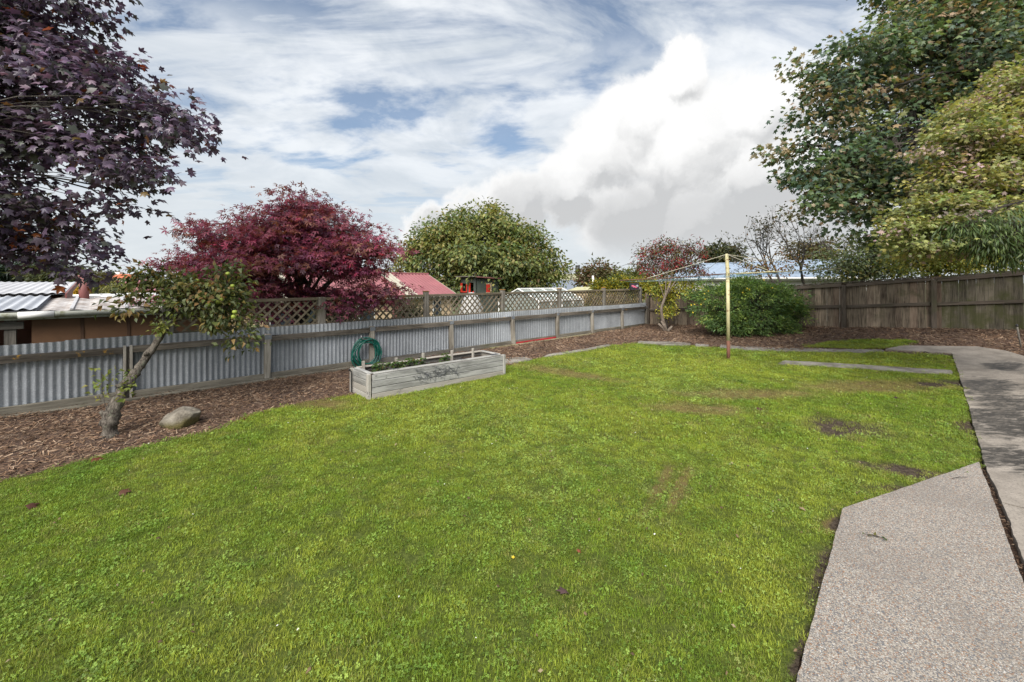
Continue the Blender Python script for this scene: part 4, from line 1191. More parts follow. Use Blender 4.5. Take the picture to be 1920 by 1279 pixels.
board('roof', PH(-.22, L1 / 2, zt_ + .075), PH(L2 + .12, L1 / 2, zt_ - .02), .05, L1 + .36, M['old_timber'], ph_)
board('fascia', PH(-.20, -.19, zt_ + .055), PH(L2 + .1, -.19, zt_ - .03), .06, .03, M['maroon'], ph_)
board('deck', PH(-.45, L1 / 2, zb_ - .05), PH(L2 + .05, L1 / 2, zb_ - .05), .09, L1 + .1, M['wall_brown'], ph_)
for l in (-.35, L2 - .05):
    for w in (.03, L1 - .03): board('leg', PH(l, w, -1.3), PH(l, w, zb_ - .1), .1, .1, M['old_timber'], ph_, zhint=U)

# canvas-covered dome in front of the playhouse
dp = P(884, 600, 18.2); dm = thing('canvas_cover', 'pale grey canvas dome cover standing in front of the playhouse', 'cover', (dp.x, dp.y, -1.2))
m = MB(); nseg = 16; prof = [(.56, 0), (.55, .7), (.51, 1.3), (.45, 1.75), (.35, 2.12), (.22, 2.36), (.09, 2.47), (.01, 2.49)]
for (r, h) in prof:
    for k in range(nseg):
        t = 2 * math.pi * k / nseg; rr_ = r * (1 + .05 * math.cos(t * 4))
        m.v.append((dp.x + rr_ * math.cos(t), dp.y + rr_ * math.sin(t), -1.2 + h))
for i in range(len(prof) - 1):
    for k in range(nseg): m.f.append((i*nseg + k, i*nseg + (k+1) % nseg, (i+1)*nseg + (k+1) % nseg, (i+1)*nseg + k))
m.build('canvas', M['tarp'], dm, smooth=True)
for k in range(0, nseg, 4):
    m = MB(); t = 2 * math.pi * k / nseg
    m.tube([Vector((dp.x + (r * 1.05 + .006) * math.cos(t), dp.y + (r * 1.05 + .006) * math.sin(t), -1.2 + h)) for (r, h) in prof[:-1]], .012, 5); m.build('seam', M['roof_white'], dm)

# greenhouse with white frame
ghp = P(1015, 600, 17.5); ga_, gb_ = ab(ghp.x, ghp.y)
gh = thing('greenhouse', 'small greenhouse with white glazing bars behind the lattice', 'greenhouse', (ghp.x, ghp.y, -1.2))
def GH(a, b, z): return AB(ga_ + a, gb_ + b, z)
gl, gw, ze, zr = 1.35, 1.1, 1.02, 1.46
m = MB(); i_ = .03
for s in (-1, 1):
    m.add([GH(-gl + i_, s*(gw - i_), -1.2), GH(gl - i_, s*(gw - i_), -1.2), GH(gl - i_, s*(gw - i_), ze - .02), GH(-gl + i_, s*(gw - i_), ze - .02)], ((0, 1, 2, 3),))
    m.add([GH(-gl + i_, s*(gw - i_), ze - .02), GH(gl - i_, s*(gw - i_), ze - .02), GH(gl - i_, 0, zr - .03), GH(-gl + i_, 0, zr - .03)], ((0, 1, 2, 3),))
    m.add([GH(s*(gl - i_), -gw + i_, -1.2), GH(s*(gl - i_), gw - i_, -1.2), GH(s*(gl - i_), gw - i_, ze - .02), GH(s*(gl - i_), 0, zr - .03), GH(s*(gl - i_), -gw + i_, ze - .02)], ((0, 1, 2, 3, 4),))
m.build('glazing', M['green_glass'], gh)
nb_ = 5
for k in range(nb_):
    a_ = -gl + 2 * gl * k / (nb_ - 1)
    for s in (-1, 1):
        board('bar', GH(a_, s * gw, -1.2), GH(a_, s * gw, ze), .04, .04, M['white'], gh, zhint=U); board('bar', GH(a_, s * gw, ze), GH(a_, 0, zr), .04, .04, M['white'], gh, zhint=U)
for s in (-1, 1): board('eave_rail', GH(-gl, s * gw, ze), GH(gl, s * gw, ze), .05, .05, M['white'], gh)
board('ridge', GH(-gl, 0, zr), GH(gl, 0, zr), .05, .05, M['white'], gh)

# grey, olive and blue roofed houses
gable_house('slate_roof_house', 'house with smooth slate grey roof beyond the greenhouse', 32.5, 40.2, -31.0, -28.6, 1.92, .80, -1.25, M['roof_slate'], M['wall_white'], pitch=.4, amp=.01, windows=((36, 37.4, -.5, .4),))
ov = gable_house('olive_roof_house', 'house with pale olive roof and black flue beyond the slate roof', 46, 60.0, -41.0, -37.2, 2.95, 2.05, -1.2, M['roof_olive'], M['wall_cream'], pitch=.5, amp=.012, windows=((56.5, 58.4, .6, 1.7), (52, 54, .6, 1.7)), fascia=M['white'])
fc = AB(52.6, -40.0, 2.6); m = MB(); m.tube([fc, fc + Z3 * 1.75], .36, 10); m.build('flue', M['black'], ov, smooth=True)
gable_house('blue_roof_house', 'white house with pale blue metal roof behind the paling fence', -11.5, -2.6, 26.2, 23.4, 2.80, 1.96, -.2, M['roof_blue'], M['wall_white'], axis='V', pitch=.4, amp=.012, windows=((-9.5, -8.2, .6, 1.6), (-6, -4.2, .6, 1.6)))
# garden building seen through the gap right of the slate roof
# distant houses on the left
def far_house(px, py_ridge, py_eave, z, wpx, dpx, label, roof, wall, rot=0.0, zg=-1.2, hip=True):
    w, d = wpx * z / FPX, dpx * z / FPX; c = P(px, py_eave, z); r = P(px, py_ridge, z)
    root = thing('distant_house', label, 'house', (c.x, c.y, zg)); Mx = Matrix.Translation((c.x, c.y, 0)) @ Matrix.Rotation(rot, 4, 'Z')
    m = MB(); m.box((-w/2 + .3, -d/2 + .3, zg), (w/2 - .3, d/2 - .3, c.z), Mx); m.build('wall', wall, root)
    k = w * (.22 if hip else .5)
    m = MB(); m.add([Mx @ Vector(p) for p in ((-w/2, -d/2, c.z), (w/2, -d/2, c.z), (w/2, d/2, c.z), (-w/2, d/2, c.z), (-k, 0, r.z), (k, 0, r.z))], ((0, 1, 5, 4), (1, 2, 5), (2, 3, 4, 5), (3, 0, 4), (3, 2, 1, 0)))
    m.build('roof', roof, root)
    for t in (-.25, .05, .3):
        board('window', Mx @ Vector((w * t, -d/2 + .28, c.z - 1.0)), Mx @ Vector((w * t + w * .12, -d/2 + .28, c.z - 1.0)), .9, .06, M['glass'], root)
    return root
oh_ = far_house(234, 514, 522, 90, 44, 60, 'distant white house with orange tiled hip roof on the left skyline', M['roof_orange'], M['wall_white'])
m = MB(); cc = P(223, 516, 92); m.box((cc.x - .5, cc.y - .4, 2), (cc.x + .5, cc.y + .4, 4.0)); m.build('chimney', M['wall_white'], oh_)
far_house(208, 524, 529, 84, 20, 30, 'small orange roofed annexe beside the distant white house', M['roof_orange'], M['salmon'])
far_house(262, 524, 531, 70, 40, 40, 'distant pale pink roofed house behind the apple tree', M['roof_pink'], M['salmon'])
far_house(285, 536, 544, 30, 60, 60, 'salmon coloured low house half hidden by the apple tree', M['roof_pink'], M['salmon'])
far_house(205, 531, 534, 60, 34, 24, 'long low pale roof beyond the willow', M['roof_white'], M['wall_white'])
far_house(1095, 538, 545, 34, 60, 40, 'low olive roofed outbuilding right of the slate roof', M['roof_olive'], M['wall_cream'])

# power poles
def power_pole(px, ytop, z, label, zg=-1.2, mat=None, arms=True, r=.13):
    t = P(px, ytop, z); root = thing('power_pole', label, 'power pole', (t.x, t.y, zg))
    m = MB(); m.tube([(t.x, t.y, zg), t], [r * 1.2, r], 8); m.build('pole', mat or M['old_timber'], root, smooth=True)
    if arms:
        for dz, w in ((.25, 1.25), (1.2, .95)):
            board('crossarm', t + Vector((-w, -.1, -dz)), t + Vector((w, .1, -dz)), .12, .1, M['old_timber'], root)
    return t
tp1 = power_pole(1197, 491, 48, 'timber power pole with crossarms behind the red-berried tree', -.6)
tp2 = power_pole(159, 509, 75, 'thin distant power pole on the left skyline')
power_pole(1112, 517, 37, 'short pale post in front of the autumn tree', -1.2, M['wall_white'], False, .10)
far_end = [P(1040, 528, 95), P(1040, 538, 95), P(1060, 533, 92)]
for i, (dx, dz) in enumerate(((-1.1, -.2), (1.1, -.2), (.8, -1.1))):
    p = tp1 + Vector((dx, 0, dz)); q = P(1010 + 8 * i, (523, 529, 540)[i], 62)
    m = MB(); m.tube([p.lerp(q, k / 10) - Z3 * (.7 * (1 - (k / 5 - 1) ** 2)) for k in range(11)], .022, 4)
    w = m.build('power_line', M['power_wire']); tag(w, ('topmost overhead power wire running left from the pole behind the berry tree', 'second overhead power wire running left from the pole behind the berry tree', 'lowest overhead power wire running left from the pole behind the berry tree')[i], 'wire', 'overhead wires')

# ------------------------------------------------------------------ plants
def T_maple():
    o = []
    for ang, r in ((-150, .40), (-112, .68), (-84, .45), (-68, .70), (-54, .96), (-40, .68), (-26, .50), (-13, .74), (0, 1.0), (13, .74), (26, .50), (40, .68), (54, .96), (68, .70), (84, .45), (112, .68), (150, .40)):
        o.append((.30 + .70 * r * math.cos(R(ang)), .70 * r * math.sin(R(ang))))
    vs = [(.30, 0, .05)] + [(x, y, -.16 * abs(y) - .10 * max(0, x - .5)) for x, y in o]
    ts = [(0, i, i + 1) for i in range(1, len(o))] + [(0, len(o), 1)]
    return np.array(vs), np.array(ts)
def T_palmate():
    vs, ts = [(0.08, 0, 0)], []
    for ang, r in ((-105, .6), (-58, .9), (0, 1.0), (58, .9), (105, .6)):
        c, s = math.cos(R(ang)), math.sin(R(ang)); w = .13; b = len(vs)
        vs += [(.08 + r*.5*c - w*s, r*.5*s + w*c, -.03), (.08 + r*.5*c + w*s, r*.5*s - w*c, -.03), (.08 + r*c, r*s, -.16*r)]
        ts += [(0, b + 1, b), (b, b + 1, b + 2)]
    return np.array(vs), np.array(ts)
def T_ovate(w=.30, fold=.10):
    return np.array([(0, 0, 0), (.38, w, fold), (.42, 0, -.02), (.38, -w, fold), (1, 0, -.12)]), np.array([(0, 2, 1), (0, 3, 2), (1, 2, 4), (2, 3, 4)])
def T_narrow(w=.09):
    return np.array([(0, 0, 0), (.45, w, .02), (.45, -w, .02), (1, 0, -.10)]), np.array([(0, 2, 1), (1, 2, 3)])
MAPLE, PALM, OVATE, NARROW, SPEAR = T_maple(), T_palmate(), T_ovate(), T_narrow(), T_ovate(.17, .05)

def unit(v): return v / np.maximum(np.linalg.norm(v, axis=-1, keepdims=True), 1e-9)
def leaf_arrays(pos, d, nrm, size, tmpl, cols):
    tv, tt = tmpl; n = len(pos)
    d = unit(d); y = unit(np.cross(nrm, d)); z = np.cross(d, y)
    h = np.random.default_rng(n); curl = h.uniform(.2, 2.6, n)[:, None, None]; wid = h.uniform(.75, 1.1, n)[:, None, None]
    v = pos[:, None] + size[:, None, None] * (tv[None, :, 0:1] * d[:, None] + wid * tv[None, :, 1:2] * y[:, None] + curl * tv[None, :, 2:3] * z[:, None])
    t = tt[None] + (np.arange(n) * len(tv))[:, None, None]
    return v.reshape(-1, 3), t.reshape(-1, 3), np.repeat(cols, len(tv), 0)

def pick(rng, palette, n, jit=.18):
    c = np.array([p[0] for p in palette]); w = np.array([p[1] for p in palette], float); w /= w.sum()
    out = c[rng.choice(len(c), n, p=w)]
    return out * rng.uniform(1 - jit, 1 + jit, (n, 1)) * rng.uniform(.92, 1.08, (n, 3))

def px_blob(px, py, z, rx, ry, rd):
    c = P(px, py, z); return (np.array(c), np.array([rx * z / FPX, rd, ry * z / FPX]))

def cluster_points(rng, blobs, ncl, shell=.45):
    vol = np.array([np.prod(r) ** .75 for _, r in blobs]); cnt = np.maximum(2, (ncl * vol / vol.sum()).astype(int))
    P_, O_, B_ = [], [], []
    for bi, ((c, r), n) in enumerate(zip(blobs, cnt)):
        d = unit(rng.normal(size=(n, 3))); rad = (shell + (1 - shell) * rng.random(n) ** .55)[:, None]
        k3 = rng.normal(0, 3.2, (5, 3)); ph3 = rng.uniform(0, 6.28, 5)
        rad = rad * (1 + .21 * np.sin(d @ k3.T + ph3).sum(1, keepdims=True) / 1.6)
        P_.append(c + d * rad * r); O_.append(unit(d * r)); B_.append(np.full(n, bi))
    return np.concatenate(P_), np.concatenate(O_), np.concatenate(B_)

def foliage(rng, cp, co, per, sig, tmpl, size, palette, droop=.35, up=1.0, rand=.55, pcl=.5, outward=.7):
    """leaves round cluster centres cp (outward directions co)"""
    n = len(cp); cnt = rng.poisson(per, n) + 2; ci = np.repeat(np.arange(n), cnt); N = len(ci)
    off = rng.normal(size=(N, 3)) * np.array(sig)
    pos = cp[ci] + off
    d = outward * co[ci] + unit(off) * .8 + rng.normal(0, rand, (N, 3)) + np.array([0, 0, -droop])
    nrm = np.array([0, 0, up]) + .45 * co[ci] + rng.normal(0, rand, (N, 3))
    s = size * rng.uniform(.65, 1.2, N)
    base = pick(rng, palette, n, .12)[ci]; own = pick(rng, palette, N, .2)
    mixm = (rng.random((N, 1)) < pcl)
    cols = np.where(mixm, base * rng.uniform(.85, 1.15, (N, 1)), own)
    return leaf_arrays(pos, d, nrm, s, tmpl, np.clip(cols, 0, 1))

def curve_pts(p, q, rng, bow=.12, n=5, rise=.0):
    p, q = Vector(p), Vector(q); L = (q - p).length
    o = Vector(rng.normal(0, bow * L, 3)); out = []
    for k in range(n + 1):
        t = k / n; out.append(p.lerp(q, t) + o * (4 * t * (1 - t)) * .5 + Z3 * (rise * L * 4 * t * (1 - t)))
    return out

def tree(name, label, cat, base, trunk, blobs, ncl, per, sig, tmpl, size, palette, seed, leafm='leaf', barkm='bark', twig=.012, droop=.35, shell=.45, group=None,
         limb=.5, rand=.55, pcl=.5, rise=.06, kmin=None, gnarl=0.0, bow=.10, up=1.0, extra=None, twigs=True, crown_name='crown', outward=.7):
    """trunk: list of (point, radius); limbs reach every blob, twigs every leaf cluster"""
    rng = np.random.default_rng(seed)
    root = thing(name, label, cat, base, group)
    pts = [Vector(p) for p, r in trunk]; rad = [r for p, r in trunk]
    m = MB(); rr0 = np.interp(np.linspace(0, len(rad) - 1, (len(rad) - 1) * 5 + 1), range(len(rad)), rad)
    m.tube(smooth_path(pts, 5), (rr0 * (1 + gnarl * rng.normal(0, 1, len(rr0)))).tolist(), 10)
    if gnarl: m.v = [tuple(Vector(q) + Vector(rng.normal(0, gnarl * .06, 3))) for q in m.v]
    cp, co, cb = cluster_points(rng, blobs, ncl, shell)
    tw = MB(); limbs = []
    for (c, r) in blobs:
        k = int(rng.integers(kmin or max(1, len(pts) // 2), len(pts))) if len(pts) > 2 else len(pts) - 1
        p0, r0 = pts[k], rad[k]
        L = curve_pts(p0, c, rng, bow, 6, rise); limbs.append(L)
        m.tube(L, np.linspace(r0 * limb, max(twig * 1.2, r0 * limb * .22), 7).tolist(), 6)
    if twigs:
        for p, bi in zip(cp, cb):
            L = limbs[bi]; s = L[int(rng.integers(3, 7))]
            tw.tube(curve_pts(s, p, rng, .10, 3, .03), [twig, twig * .8, twig * .55, twig * .3], 4, cap=False)
    m.build('trunk', M[barkm], root, smooth=True)
    if tw.v: tw.build('twigs', M[barkm], root)
    v, t, c = foliage(rng, cp, co, per, sig, tmpl, size, palette, droop, up, rand, pcl, outward)
    if extra is not None:
        v2, t2, c2 = extra(rng, cp, co); t = np.concatenate([t, t2 + len(v)]); v = np.concatenate([v, v2]); c = np.concatenate([c, c2])
    obj(crown_name, fast_mesh(crown_name, v, t, c), M[leafm], root)
    return root

# ---- purple maple overhanging from the left
PB_ = [px_blob(*b) for b in ((40, 50, 5.0, 130, 110, .9), (110, 150, 4.9, 120, 75, .8), (225, 190, 4.8, 95, 55, .6), (315, 215, 4.8, 55, 45, .4), (352, 268, 4.8, 36, 16, .22), (60, 260, 5.0, 130, 70, .8),
       (195, 285, 4.9, 110, 38, .6), (285, 335, 4.9, 58, 32, .35), (215, 355, 5, 50, 20, .3), (40, 355, 5, 90, 26, .5), (235, 395, 5, 22, 12, .15), (120, 405, 5, 60, 24, .4), (40, 440, 5.1, 90, 38, .5), (150, 450, 5.1, 55, 28, .3),
       (165, 485, 5.1, 26, 14, .2), (128, 515, 5.1, 26, 24, .2), (40, 482, 5.1, 60, 18, .3), (150, 10, 5.0, 30, 55, .3), (-110, 120, 4.6, 140, 200, 1.0), (-110, 400, 4.6, 120, 110, .8), (-60, -150, 4.8, 190, 130, 1.1))]
pm0 = Vector((-7.3, 3.7, 0))
tree('purple_maple', 'dark purple leaved maple overhanging from the left edge', 'tree', pm0,
     [(pm0 - Z3 * .2, .20), (pm0 + Vector((.05, .1, 1.0)), .17), (pm0 + Vector((.2, .3, 2.0)), .15), (pm0 + Vector((.5, .6, 2.9)), .12), (pm0 + Vector((.9, .9, 3.8)), .08)],
     PB_, 520, 30, (.15, .15, .068), MAPLE, .092, (((0.079, 0.056, 0.091), 5), ((0.123, 0.088, 0.135), 4), ((0.076, 0.081, 0.068), 3), ((0.198, 0.147, 0.198), 2), ((0.306, 0.088, 0.027), 0.35), ((0.198, 0.117, 0.036), 0.3)),
     21, 'leaf_gloss', twig=.007, droop=.75, limb=.075, pcl=.4, rise=.10, shell=.3, outward=.9, bow=.16)

# ---- red Japanese maple behind the lattice
RB = [px_blob(*b) for b in ((560, 405, 8.9, 55, 40, .9), (610, 430, 8.8, 80, 40, .9), (520, 440, 8.9, 75, 40, .9), (670, 460, 8.8, 55, 40, .8), (440, 445, 9.0, 65, 28, .7), (400, 490, 9.0, 75, 30, .7), (345, 505, 9.0, 45, 18, .4),
      (470, 500, 8.8, 80, 40, 1.0), (560, 480, 8.6, 90, 45, 1.0), (650, 500, 8.7, 70, 30, .9), (430, 545, 8.9, 70, 30, .8), (690, 545, 8.8, 48, 22, .5), (500, 545, 8.5, 60, 28, .6), (590, 555, 8.9, 70, 20, .6), (660, 572, 8.6, 50, 16, .4),
      (500, 585, 8.4, 34, 22, .25), (555, 372, 8.9, 26, 16, .3), (725, 468, 8.8, 22, 12, .2), (300, 565, 8.8, 18, 14, .2), (380, 430, 9.0, 28, 20, .3))]
rm0 = P(560, 640, 9.0); rm0.z = -1.2
tree('red_japanese_maple', 'broad crimson Japanese maple spreading over the lattice', 'tree', rm0,
     [(rm0 - Z3 * .2, .13), (rm0 + Z3 * .9, .11), (rm0 + Vector((-.1, 0, 1.7)), .09), (rm0 + Vector((.1, -.1, 2.3)), .07), (rm0 + Vector((.2, 0, 2.9)), .05)],
     RB, 520, 34, (.21, .21, .055), PALM, .105, (((0.219, 0.047, 0.081), 5), ((0.151, 0.036, 0.077), 5), ((0.286, 0.078, 0.119), 3), ((0.207, 0.083, 0.059), 3), ((0.437, 0.050, 0.119), 0.5), ((0.091, 0.036, 0.053), 2)),
     22, 'leaf', twig=.007, droop=.35, limb=.6, pcl=.65, rise=.12, shell=.35)

# ---- walnut
WB_ = [px_blob(b[0], b[1] + 6, b[2], b[3] * .9, b[4] * .9, b[5] * .92) for b in ((865, 425, 24, 45, 34, 1.4), (905, 410, 24, 40, 26, 1.3), (940, 425, 24, 42, 32, 1.4), (825, 450, 24, 45, 36, 1.4), (790, 480, 24, 38, 42, 1.3), (765, 515, 24, 28, 30, 1.0), (985, 450, 24, 42, 32, 1.4), (1010, 480, 24, 34, 36, 1.2),
       (880, 470, 23, 70, 40, 1.8), (950, 480, 23, 60, 40, 1.8), (845, 520, 23.5, 50, 32, 1.4), (920, 520, 23, 60, 24, 1.5), (985, 520, 23.5, 40, 30, 1.3), (1025, 512, 24, 22, 20, .7), (1042, 500, 24, 14, 10, .4), (830, 555, 23.5, 40, 22, 1.0), (1005, 540, 23.5, 26, 18, .8), (950, 545, 24, 30, 20, .8), (868, 396, 24, 16, 9, .5), (915, 394, 24, 14, 9, .5), (950, 402, 24, 14, 8, .5), (762, 470, 24, 14, 14, .5), (748, 535, 24, 10, 16, .4), (1035, 462, 24, 12, 12, .4), (795, 445, 24, 14, 10, .5), (1048, 494, 24, 12, 7, .3))]
wt0 = P(905, 600, 24.3); wt0.z = -1.2
tree('walnut_tree', 'large rounded olive green walnut tree behind the playhouse', 'tree', wt0,
     [(wt0 - Z3 * .3, .34), (wt0 + Z3 * 1.4, .28), (wt0 + Vector((.2, 0, 2.8)), .24), (wt0 + Vector((0, 0, 4.2)), .17), (wt0 + Vector((-.2, 0, 5.4)), .10)],
     WB_, 520, 70, (.33, .33, .23), OVATE, .22, (((0.177, 0.209, 0.062), 5), ((0.222, 0.241, 0.073), 4), ((0.122, 0.165, 0.062), 4), ((0.292, 0.267, 0.094), 2.4), ((0.246, 0.183, 0.089), 1.2), ((0.083, 0.120, 0.052), 2)), 23, 'leaf', twig=.02, droop=.55, limb=.5, pcl=.5, shell=.5)

# ---- sycamore on the right
SB = [px_blob(*b) for b in ((1715, 55, 8.6, 75, 65, 1.0), (1620, 105, 8.4, 75, 60, .9), (1570, 165, 8.3, 55, 55, .8), (1545, 225, 8.2, 55, 38, .6), (1498, 270, 8.2, 48, 22, .5), (1515, 322, 8.1, 54, 30, .6), (1560, 300, 8.3, 80, 50, .9),
      (1570, 375, 8.0, 80, 36, .8), (1640, 420, 7.9, 65, 34, .7), (1680, 240, 8.8, 110, 110, 1.3), (1790, 110, 8.8, 130, 120, 1.4), (1660, 340, 8.3, 90, 60, 1.0), (1850, 0, 9, 170, 110, 1.5), (1740, 400, 8.4, 80, 60, 1.0), (1790, -80, 9, 110, 90, 1.3),
      (1950, 180, 9, 130, 170, 1.4), (1800, 260, 8.9, 110, 110, 1.2), (1900, -150, 9.2, 180, 120, 1.5), (1690, 452, 7.9, 36, 14, .3))]
sy0 = Vector((11.4, 8.7, .45))
def keys(rng, cp, co):
    """hanging bunches of winged seeds"""
    sel = rng.choice(len(cp), 70, replace=False); ci = np.repeat(sel, 16); N = len(ci)
    pos = cp[ci] + co[ci] * .12 + rng.normal(0, .045, (N, 3)) + np.array([0, 0, -.08])
    return leaf_arrays(pos, rng.normal(0, .35, (N, 3)) + np.array([0, 0, -1.0]), rng.normal(size=(N, 3)), rng.uniform(.035, .055, N), NARROW_W, np.clip(pick(rng, (((.24, .13, .08), 2), ((.30, .18, .12), 1)), N), 0, 1))
NARROW_W = T_narrow(.2)
tree('sycamore_tree', 'tall dark green sycamore with drying seed bunches at the upper right', 'tree', sy0,
     [(sy0 - Z3 * .3, .28), (sy0 + Z3 * 1.4, .24), (sy0 + Vector((-.3, 0, 2.6)), .21), (sy0 + Vector((-.7, .1, 3.9)), .16), (sy0 + Vector((-1.2, .1, 5.4)), .10)],
     SB, 980, 50, (.18, .18, .095), MAPLE, .104, (((0.096, 0.149, 0.084), 5), ((0.135, 0.196, 0.099), 4), ((0.074, 0.113, 0.084), 4), ((0.216, 0.243, 0.113), 2), ((0.293, 0.220, 0.132), 1.8), ((0.308, 0.259, 0.170), 1.4)),
     24, 'leaf', twig=.010, droop=.45, limb=.45, pcl=.55, shell=.42, extra=keys)

# ---- yellow-green maple in front of it
YB = [px_blob(*b) for b in ((1905, 170, 6.3, 50, 50, .5), (1850, 225, 6.2, 60, 45, .5), (1800, 262, 6.0, 52, 40, .5), (1880, 300, 6.1, 70, 60, .6), (1805, 335, 6.0, 62, 48, .5), (1770, 395, 5.9, 50, 36, .45), (1730, 440, 5.9, 48, 34, .4),
      (1840, 410, 6.1, 70, 50, .6), (1705, 472, 5.9, 30, 12, .25), (1780, 462, 6.0, 50, 20, .4), (1950, 250, 6.4, 90, 120, .8), (1960, 400, 6.4, 80, 70, .7), (1700, 425, 5.9, 20, 20, .2))]
ym0 = Vector((8.6, 6.5, .15))
tree('yellow_maple', 'yellow-green maple with pinkish leaf tips at the right edge', 'tree', ym0,
     [(ym0 - Z3 * .3, .14), (ym0 + Z3 * 1.0, .12), (ym0 + Vector((-.2, 0, 1.9)), .10), (ym0 + Vector((-.5, 0, 2.8)), .08), (ym0 + Vector((-.7, 0, 3.6)), .05)],
     YB, 600, 62, (.13, .13, .040), MAPLE, .058, (((0.320, 0.330, 0.118), 5), ((0.231, 0.266, 0.095), 5), ((0.409, 0.388, 0.147), 3), ((0.409, 0.324, 0.276), 2.2), ((0.460, 0.324, 0.355), 1.2), ((0.153, 0.201, 0.088), 2)),
     25, 'leaf', twig=.006, droop=.3, limb=.45, pcl=.6, shell=.4)
# narrow-leaved branches below it
NB = [px_blob(*b) for b in ((1890, 420, 5.4, 55, 24, .3), (1850, 455, 5.4, 45, 20, .3), (1905, 470, 5.4, 50, 26, .3), (1800, 430, 5.5, 34, 14, .25))]
nb0 = Vector((7.75, 5.45, .1))
tree('narrow_leaved_tree', 'drooping branches of narrow green leaves over the fence at the right edge', 'tree', nb0,
     [(nb0 - Z3 * .2, .10), (nb0 + Z3 * 1.0, .085), (nb0 + Vector((-.1, 0, 1.8)), .07), (nb0 + Vector((-.3, 0, 2.5)), .05)],
     NB, 150, 22, (.12, .12, .07), NARROW, .10, (((.075, .115, .035), 4), ((.11, .15, .045), 3), ((.05, .08, .03), 3)), 26, 'leaf', twig=.005, droop=1.1, limb=.35, shell=.2, rand=.3)

# ---- trees and shrubs beyond the paling fence
def bushy(name, label, z, blobs, ncl, per, sig, tmpl, size, pal_, seed, zg=-.1, droop=.3, leafm='leaf', barkm='bark', rad=.09, cat='tree', group=None, shell=.4, twig=.01, up=1.0):
    B = [px_blob(*b) for b in blobs]; c = B[0][0]; b0 = Vector((c[0], c[1], zg)); h = c[2] - zg
    return tree(name, label, cat, b0, [(b0 - Z3 * .2, rad), (b0 + Vector((.03 * h, 0, .35 * h)), rad * .85), (b0 + Vector((-.02 * h, 0, .7 * h)), rad * .65), (Vector(c), rad * .4)], B, ncl, per, sig, tmpl, size, pal_, seed, leafm, barkm, twig=twig, droop=droop, group=group, shell=shell, up=up)
BF = 'trees beyond the paling fence'
bushy('green_shrub_tree', 'grey-green leafy tree just behind the paling fence', 16, ((1620, 485, 16, 60, 34, .9), (1570, 500, 16, 40, 22, .7), (1660, 470, 16, 45, 28, .8), (1690, 500, 16, 45, 20, .7), (1640, 510, 16, 60, 14, .7)), 210, 30, (.22, .22, .16), OVATE, .12, (((.14, .18, .085), 4), ((.19, .22, .115), 3), ((.10, .135, .06), 3), ((.27, .25, .09), 1.2)), 31, group=BF)
bushy('yellow_shrub_tree', 'yellow-green tree behind the paling fence below the maple', 13.5, ((1760, 480, 13.5, 70, 26, .7), (1700, 460, 13.5, 40, 20, .6), (1830, 482, 13.2, 50, 18, .6), (1880, 480, 13, 50, 18, .6), (1720, 492, 13.4, 60, 14, .5), (1800, 496, 13.2, 60, 12, .5)), 260, 32, (.18, .18, .12), OVATE, .10, (((.23, .25, .050), 4), ((.30, .29, .055), 3), ((.16, .19, .045), 3), ((.36, .28, .06), 1)), 32, group=BF)
bushy('dark_shrub_tree', 'dark shaded tree behind the paling fence at the right edge', 14.5, ((1880, 450, 14.5, 80, 34, .8), (1800, 440, 14.5, 50, 28, .7), (1740, 425, 15, 60, 30, .8)), 130, 26, (.22, .22, .15), OVATE, .14, (((.045, .065, .022), 4), ((.07, .09, .03), 2), ((.03, .045, .02), 2)), 33, group=BF)

def bare_tree(name, label, base, top, spread, seed, depth=6, leafpal=None, nleaf=260, size=.10, group=None, r0=.09, low=None):
    rng = np.random.default_rng(seed); root = thing(name, label, 'tree', base, group); m = MB(); ends = []
    def grow(p, d, L, r, k):
        q = p + d * L; mid = p.lerp(q, .5) + Vector(rng.normal(0, L * .06, 3)); m.tube([p, mid, q], [r, r * .85, r * .68], 7 if r > .03 else 4, cap=False)
        ends.append((q, d, k))
        if k == 0: return
        for _ in range(3 if rng.random() < .45 else 2):
            nd = (d + Vector(rng.normal(0, spread, 3)) + Z3 * .18).normalized(); grow(q, nd, L * rng.uniform(.62, .86), r * rng.uniform(.52, .68), k - 1)
    H = top - base.z; grow(base - Z3 * .1, Vector((.05, 0, 1)).normalized(), H * .30, r0, depth)
    m.build('trunk', M['bark'], root)
    tip = [e for e in ends if e[2] <= 2]; rng.shuffle(tip); sel = [tip[i % len(tip)] for i in range(nleaf)]
    pos = np.array([tuple(e[0]) for e in sel]) + rng.normal(0, .07, (nleaf, 3)); d = np.array([tuple(e[1]) for e in sel]) + rng.normal(0, .7, (nleaf, 3)) + np.array([0, 0, -.5])
    v, t, c = leaf_arrays(pos, d, rng.normal(0, 1, (nleaf, 3)) + np.array([0, 0, .6]), size * rng.uniform(.6, 1.2, nleaf), OVATE, pick(rng, leafpal, nleaf))
    parts = [(v, t, c)]
    if low is not None:
        cp, co, _b = cluster_points(rng, [px_blob(*b) for b in low], 40, .3); parts.append(foliage(rng, cp, co, 12, (.2, .2, .14), OVATE, size, (((.20, .12, .04), 3), ((.13, .12, .04), 3), ((.25, .10, .035), 1.3)), .4))
    v = np.concatenate([p[0] for p in parts]); o = np.cumsum([0] + [len(p[0]) for p in parts[:-1]]); t = np.concatenate([p[1] + k for p, k in zip(parts, o)]); c = np.concatenate([p[2] for p in parts])
    obj('crown', fast_mesh('crown', v, t, np.clip(c, 0, 1)), M['leaf'], root); return root
LP_ = (((.05, .055, .03), 4), ((.09, .075, .03), 2), ((.17, .09, .03), 1))
q = P(1462, 560, 18.0); q.z = 0.0
